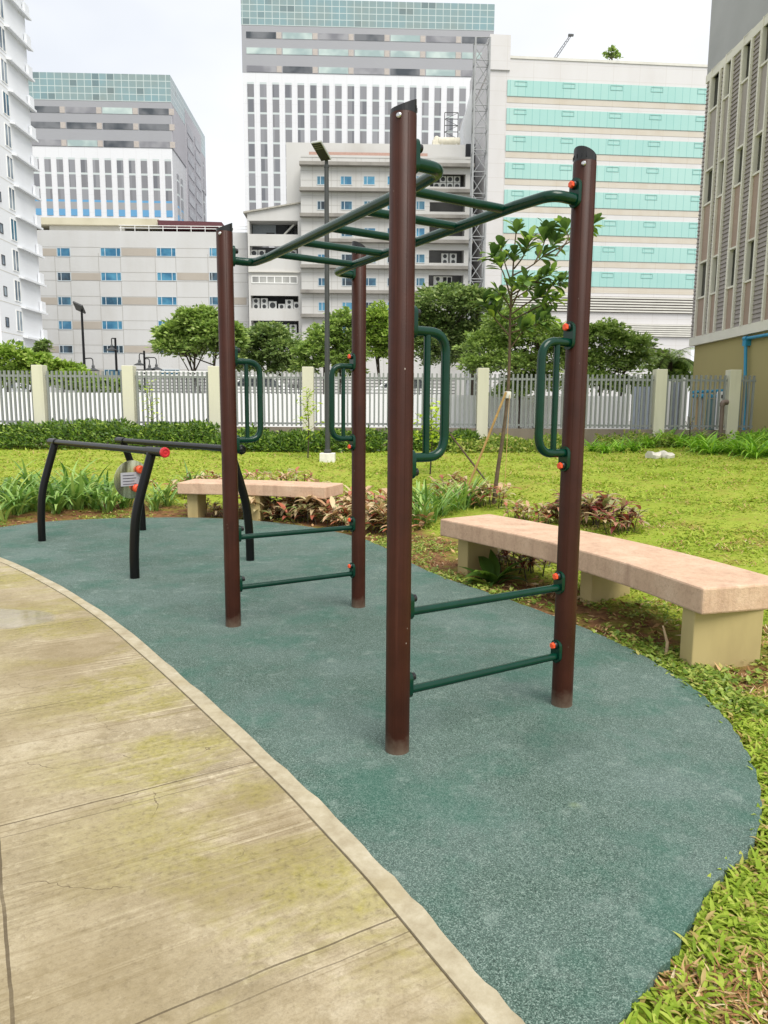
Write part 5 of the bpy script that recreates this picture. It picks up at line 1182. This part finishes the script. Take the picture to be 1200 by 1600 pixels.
# ferns and tufts right of the lawn
fp = []
for _ in range(3): V, Fs = clump_mesh(46, .75, .05, 'fern', .8, 1.0, 1.7); fp.append(rawmesh('fern_tuft', V, Fs, LM['fern'], label='bright green arching fern tuft in the strip before the fence, right of the right post', cat='plant', group='fern tufts along the right of the fence'))
sp = []
for (px, py, s) in ((925, 706, .7), (945, 708, .75), (968, 706, .75), (990, 706, .7), (1012, 700, .9), (1040, 698, 1.0), (1062, 700, .95), (1088, 706, 1.05), (1110, 710, 1.1), (1132, 708, 1.0), (1155, 712, 1.0), (1178, 716, 1.0), (1198, 714, 1.), (1075, 698, 1.), (1100, 700, .9)): q = T(px, py); sp.append((q[0], q[1], s))
copies(fp, sp)
# two white rocks
for (px, lab) in ((1022, 'left one of the two small whitish rocks on the lawn before the fern tufts'), (1040, 'right one of the two small whitish rocks on the lawn before the fern tufts')):
    q = T(px, 716); mb = MB().lathe([(.05, -.02), (.16, .0), (.17, .07), (.12, .13), (.04, .15)], (0, 0, 0), 14); mb.v = [(x*(1+.25*math.sin(x*31+y*17+px)), y*(1+.2*math.sin(y*29+z*11)), z*(1+.2*math.sin(x*23+px))) for x, y, z in mb.v]
    o = mb.build('rock', M['concrete'], smooth=True, label=lab, cat='rock', group='white rocks on the lawn'); o.location = tuple(q)
def thin_sapling(name, px, py, ytop, label, n, mat, leaf, spread=.35):
    q = T(px, py); H = float(P(px, ytop, q[1])[2])-q[2]; root = empty(name, tuple(q), 0, label=label, cat='sapling'); m = MB().tube([(0, 0, -.05), (.03, 0, H*.5), (-.02, 0, H)], [.018, .013, .005], 6)
    pos = []
    for k in range(7):
        a = k*2.3; z = H*(.45+.08*k); e = Vector((math.cos(a)*spread*(1.1-.1*k), math.sin(a)*spread, z+.15)); m.tube([(0, 0, z-.1), e], [.006, .003], 5)
        for _ in range(n//7): t = random.random(); pos.append((e.x*t+random.gauss(0, .07), e.y*t+random.gauss(0, .07), z-.1+(e.z-z+.1)*t+random.gauss(0, .06)))
    m.build('stem', M['barkd'], root); pos = np.array(pos); N = len(pos); V, Fs = leaf_quads(pos, rand_dirs(N, -.1, 1.), np.tile([0, 0, 1.], (N, 1))+rng.normal(0, .3, (N, 3)), leaf*rng.uniform(.6, 1.2, N), leaf*.4*rng.uniform(.6, 1.2, N)); rawmesh('leaves', V, Fs, LM[mat], root)
thin_sapling('young_tree', 237, 697, 597, 'spindly young tree with sparse yellow leaves by the fence above the black bars', 90, 'lime', .13, .3)
thin_sapling('young_tree', 481, 716, 610, 'spindly young tree with yellow-green leaves seen through the left grab handle', 130, 'lime', .15, .3)
thin_sapling('young_tree', 672, 742, 632, 'lime green leafy shrub seen through the grab handle of the nearest post', 240, 'lime', .16, .45)
thin_sapling('young_tree', 1075, 700, 652, 'dead looking thin stick plant in front of the plinth between the last two fence posts', 14, 'weed', .07, .2)
# the staked sapling with big glossy leaves
def sapling():
    q = T(771, 786); Y = q[1]; root = empty('staked_sapling', tuple(q), 0, label='slender sapling with big glossy leaves, propped by bamboo stakes behind the long bench', cat='sapling'); o = Vector(q)
    def W(px, py, dy=0.): return Vector(P(px, py, Y+dy))-o
    m = MB(); tr = smooth_line3([W(771, 792), W(777, 740), W(786, 680), W(793, 620), W(796, 560), W(797, 500), W(800, 450), W(803, 400), W(807, 356)]); n = len(tr)
    m.tube(tr, [.034*(1-.78*i/(n-1)) for i in range(n)], 10)
    ros = []
    br = [([(799, 470), (786, 425), (770, 402)], -.1), ([(801, 448), (790, 415), (782, 385)], .15), ([(802, 430), (835, 412), (868, 380)], .1), ([(835, 412), (850, 380), (852, 358)], .1), ([(801, 460), (835, 440), (862, 428)], -.2), ([(800, 490), (830, 470), (852, 462)], -.1), ([(800, 480), (812, 452), (822, 440)], -.35), ([(868, 400), (888, 372), (880, 356)], .2), ([(796, 525), (775, 500), (758, 478)], 0), ([(798, 510), (824, 500), (842, 492)], .3), ([(850, 400), (900, 372), (925, 352)], .1), ([(797, 545), (815, 520), (826, 512)], -.1), ([(800, 470), (822, 455), (838, 448)], .2), ([(835, 440), (862, 445), (880, 440)], -.1), ([(800, 500), (840, 480), (866, 470)], .2), ([(798, 520), (830, 510), (856, 500)], -.2), ([(797, 500), (780, 490), (772, 470)], .2), ([(803, 420), (818, 400), (828, 376)], -.2), ([(799, 485), (788, 465), (778, 458)], -.2)]
    for pts, dy in br:
        pp = [W(x, y, dy*i/2) for i, (x, y) in enumerate(pts)]; sp_ = smooth_line3(pp); k = len(sp_); m.tube(sp_, [.013*(1-.6*i/(k-1)) for i in range(k)], 7); ros.append((pp[-1], (pp[-1]-pp[-2]).normalized())); ros.append((pp[1].lerp(pp[2], .45), (pp[-1]-pp[-2]).normalized()))
    ros.append((tr[-1], Vector((0, 0, 1)))); ros.append((tr[-5], Vector((0, 0, 1)))); ros.append((tr[-9], Vector((0, 0, 1))))
    m.build('trunk', M['bark'], root, True); pos = []; ds = []
    for c, d in ros:
        N = random.randint(11, 15)
        for j in range(N):
            a = j*2.4; u = Vector((0, 0, 1)) if abs(d.z) < .9 else Vector((1, 0, 0)); s = d.cross(u).normalized(); t = s.cross(d); rr = .45+.75*random.random()
            v = (s*math.cos(a)+t*math.sin(a))*rr+d*.55+Vector((0, 0, .15)); pos.append(c+d*random.uniform(-.1, .03)); ds.append(v)
    N = len(pos); ln = .225*rng.uniform(.6, 1.15, N); V, Fs = straps(np.array(pos), np.array(ds), ln, ln*.47, rng.uniform(.0, .9, N), 6, [.12, .3, .62, .9, 1, .78, .1], .12); rawmesh('leaves', V, Fs, LM['sapling'], root, smooth=True)
    # stakes and tie are loose pieces of their own
    t = W(793, 617)+o
    def stake(a, b, r, label, m_=M['bamboo'], name='bamboo_stake', cat='stake', group='bamboo stakes propping the sapling'):
        a = Vector(a); b = Vector(b); d = b-a; e = empty(name, tuple(a), 0, label=label, cat=cat, group=group); p = [Vector((0, 0, 0))+d*(i/10) for i in range(11)]
        MB().tube(p, r, 8).build('shaft', m_, e, True)
        if r > .01:
            k = MB()
            for i in (2, 4, 6, 8): k.lathe([(r*1.02, -.012), (r*1.2, 0), (r*1.02, .012)], d*(i/10), 8, d)
            k.build('node_rings', m_, e, True)
    g = T(716, 778); stake((g[0], g[1]-.3, g[2]-.1), t+Vector((-.03, -.05, .04)), .018, 'pale bamboo stake leaning right up to the tie on the sapling trunk')
    g = T(786, 776); g2 = P(703, 678, g[1]+.35); stake((g[0], g[1], g[2]-.1), g2, .015, 'brown stake leaning left, crossing low behind the pale one', M['bark'])
    g = T(785, 790); stake((g[0]-.0, g[1]-.1, g[2]-.05), t+Vector((.02, -.06, .0)), .004, 'thin slack cord hanging straight down from the tie on the sapling', name='tie_cord', cat='cord', group=None)
    MB().lathe([(.05, -.05), (.056, -.02), (.056, .03), (.05, .05)], t, 12).build('trunk_tie', M['offwhite'], smooth=True, label='pale cloth tie wrapped round the sapling trunk where the stake meets it', cat='tie')
sapling()
# ------------------------------------------------------------------ ground cover that nobody could count
def vis(p, m=40):
    d = p-np.array([0, 0, CH]); w = d@FW; x = 600+F*(d@RT)/w; y = 800-F*(d@UP)/w; return (w > .3) & (x > -m) & (x < 1200+m*2) & (y > 0) & (y < 1600+m*4)
def soilness(p, s): return np.clip(np.where(p[:,1] > 8.2, 1.35, np.where(p[:,1] > 4.0, 1.0, .0))+.22*np.sin(p[:,0]*2.3+p[:,1])+.12*np.sin(p[:,0]*5.1-p[:,1]*4)-s, 0, 1)
def ring_sample(n, dmin, dmax, power):
    u = rng.random(n); d = dmin*(dmax/dmin)**u; a = rng.uniform(-.72, .62, n); return np.stack([d*np.sin(a), d*np.cos(a)], 1)
def grass():
    p = np.concatenate([ring_sample(300000, 2.0, 21, 2), ring_sample(420000, 1.9, 5, 2)]); s, sd = poly_sd(p, FLAT); so = soilness(p, s)
    keep = (sd > .01-.03*(rng.random(len(p)))) & (p[:, 1] < 19.7) & ((p[:,1] < 3.6) | (rng.random(len(p)) > np.clip(so*3, 0, .93)))
    pn = np.sin(p[:,0]*4.1+np.sin(p[:,1]*3.7)*2)+np.sin(p[:,1]*5.3+p[:,0]*2.9); keep &= rng.random(len(p)) < .72+.22*pn
    p = p[keep]; s = s[keep]; d = np.hypot(p[:,0], p[:,1]); N = len(p); z = terr(p); pos = np.column_stack([p, z-.01]); k = vis(pos); pos = pos[k]; d = d[k]; N = len(pos)
    near = np.clip((4.5-d)/2, 0, 1)
    L = (.03+.0035*d+.010*near)*rng.uniform(.6, 1.4, N); W = (.007+.0011*d+.0055*near)*rng.uniform(.7, 1.3, N)
    V, Fs = straps(pos, rand_dirs(N, .42, 1.), L, W, rng.uniform(.3, 1.3, N), 2, [.8, 1, .3]); rawmesh('grass', V, Fs, LM['grass'], kind='stuff', label='bright yellow-green lawn grass with dry patches', cat='grass')
    # straw-coloured dead patches in the turf
    p = ring_sample(110000, 1.9, 9, 2); s, sd = poly_sd(p, FLAT); pt = np.sin(p[:,0]*5.7+np.sin(p[:,1]*4.9)*1.7)+np.sin(p[:,1]*6.6+p[:,0]*3.1); k = (sd > .02) & (p[:,1] < 9) & (pt > .55-.7*(p[:,1] < 2.6)); p = p[k]; pos = np.column_stack([p, terr(p)+.004]); pos = pos[vis(pos)]; N = len(pos)
    V, Fs = straps(pos, rand_dirs(N, .35, 1.), .05*rng.uniform(.5, 1.5, N), .006*rng.uniform(.6, 1.6, N), rng.uniform(.2, 1.2, N), 2, [.8, 1, .1]); rawmesh('dry_grass', V, Fs, LM['litter'], kind='stuff', label='straw coloured dead grass in patches of the lawn', cat='grass')
    # broader tufts that spill over the edge of the mat in front
    e = smooth_line(MAT_OUT, 14); q = np.array([(v.x, v.y) for v in e]); q = q[q[:, 1] < 3.9]; idx = rng.integers(0, len(q), 1500); t = q[idx]+rng.normal(0, .05, (1500, 2))+np.array([.07, -.02]); s, sd = poly_sd(t, FLAT)
    lim = -.02-.06*(np.sin(t[:,1]*9)+np.sin(t[:,1]*23))*(t[:,1] < 2.6); t = t[(sd > lim)]; N = len(t); pos = np.column_stack([t, np.full(N, -.02)])
    V, Fs = straps(pos, rand_dirs(N, .7, 1.), 0.05*rng.uniform(.5, 1.3, N), .013*rng.uniform(.7, 1.3, N), rng.uniform(.4, 1.6, N), 3, [.7, 1, .7, .05]); rawmesh('edge_grass', V, Fs, LM['grass'], kind='stuff', label='broad grass blades spilling over the front edge of the teal mat', cat='grass')
grass()
def weeds():
    p = ring_sample(60000, 3.6, 13, 2); s, sd = poly_sd(p, FLAT); so = soilness(p, s); pn = np.sin(p[:,0]*3.1+1)+np.sin(p[:,1]*3.9+p[:,0]*2)
    k = (sd > .0) & (s < 1.6) & (so > .0) & (rng.random(len(p)) < np.clip(.16+.28*pn+.25*(s < .25)*(p[:,1] < 7), 0, 1)*np.where((s > .3) & (p[:,1] < 8), .35, 1)) & (p[:,1] > 3.6); p = p[k]; pos = np.column_stack([p, terr(p)]); pos = pos[vis(pos)]
    c = np.repeat(pos, 7, 0); N = len(c); c = c+rng.normal(0, .025, (N, 3))*[1, 1, .4]; c[:, 2] += .025; V, Fs = leaf_quads(c, rand_dirs(N, .15, 1.), np.tile([0, 0, 1.], (N, 1))+rng.normal(0, .3, (N, 3)), .042*rng.uniform(.5, 1.4, N), .022*rng.uniform(.5, 1.4, N)); rawmesh('weeds', V, Fs, LM['weed'], kind='stuff', label='small weeds creeping over the bare soil beside the teal mat', cat='weeds')
    p = ring_sample(26000, 3.6, 13, 2); s, sd = poly_sd(p, FLAT); so = soilness(p, s); k = (sd > .0) & (so > .02) & (p[:,1] > 3.9) & (rng.random(len(p)) < .4); p = p[k]; pos = np.column_stack([p, terr(p)+.012]); pos = pos[vis(pos)]; N = len(pos)
    V, Fs = leaf_quads(pos, rand_dirs(N, .0, 1.), np.tile([0, 0, 1.], (N, 1))+rng.normal(0, .35, (N, 3)), .075*rng.uniform(.4, 1.4, N), .026*rng.uniform(.5, 1.5, N)); rawmesh('leaf_litter', V, Fs, LM['litter'], kind='stuff', label='dry brown leaf litter on the bare planting soil', cat='litter')
weeds()
def small():
    # a dry stick leaning by the near bench leg
    q = T(1040, 1030); e = Vector(P(1036, 978, q[1]))-Vector(q)
    o = MB().tube([(0, 0, -.02), tuple(e*.5+Vector((.02, 0, 0))), tuple(e)], [.012, .010, .006], 7).build('dry_stick', simple('dry_wood', S(186, 160, 130), .9, .3, 20), smooth=True, label='short pale dry stick standing in the soil beside the near bench leg', cat='stick'); o.location = tuple(q)
    q = T(1170, 684); o = MB().tube([(0, 0, 0), (.9, .1, .42)], .03, 8).build('wood_pole', M['bark'], smooth=True, label='short wooden pole leaning at the foot of the olive wall', cat='pole'); o.location = tuple(q)
small()
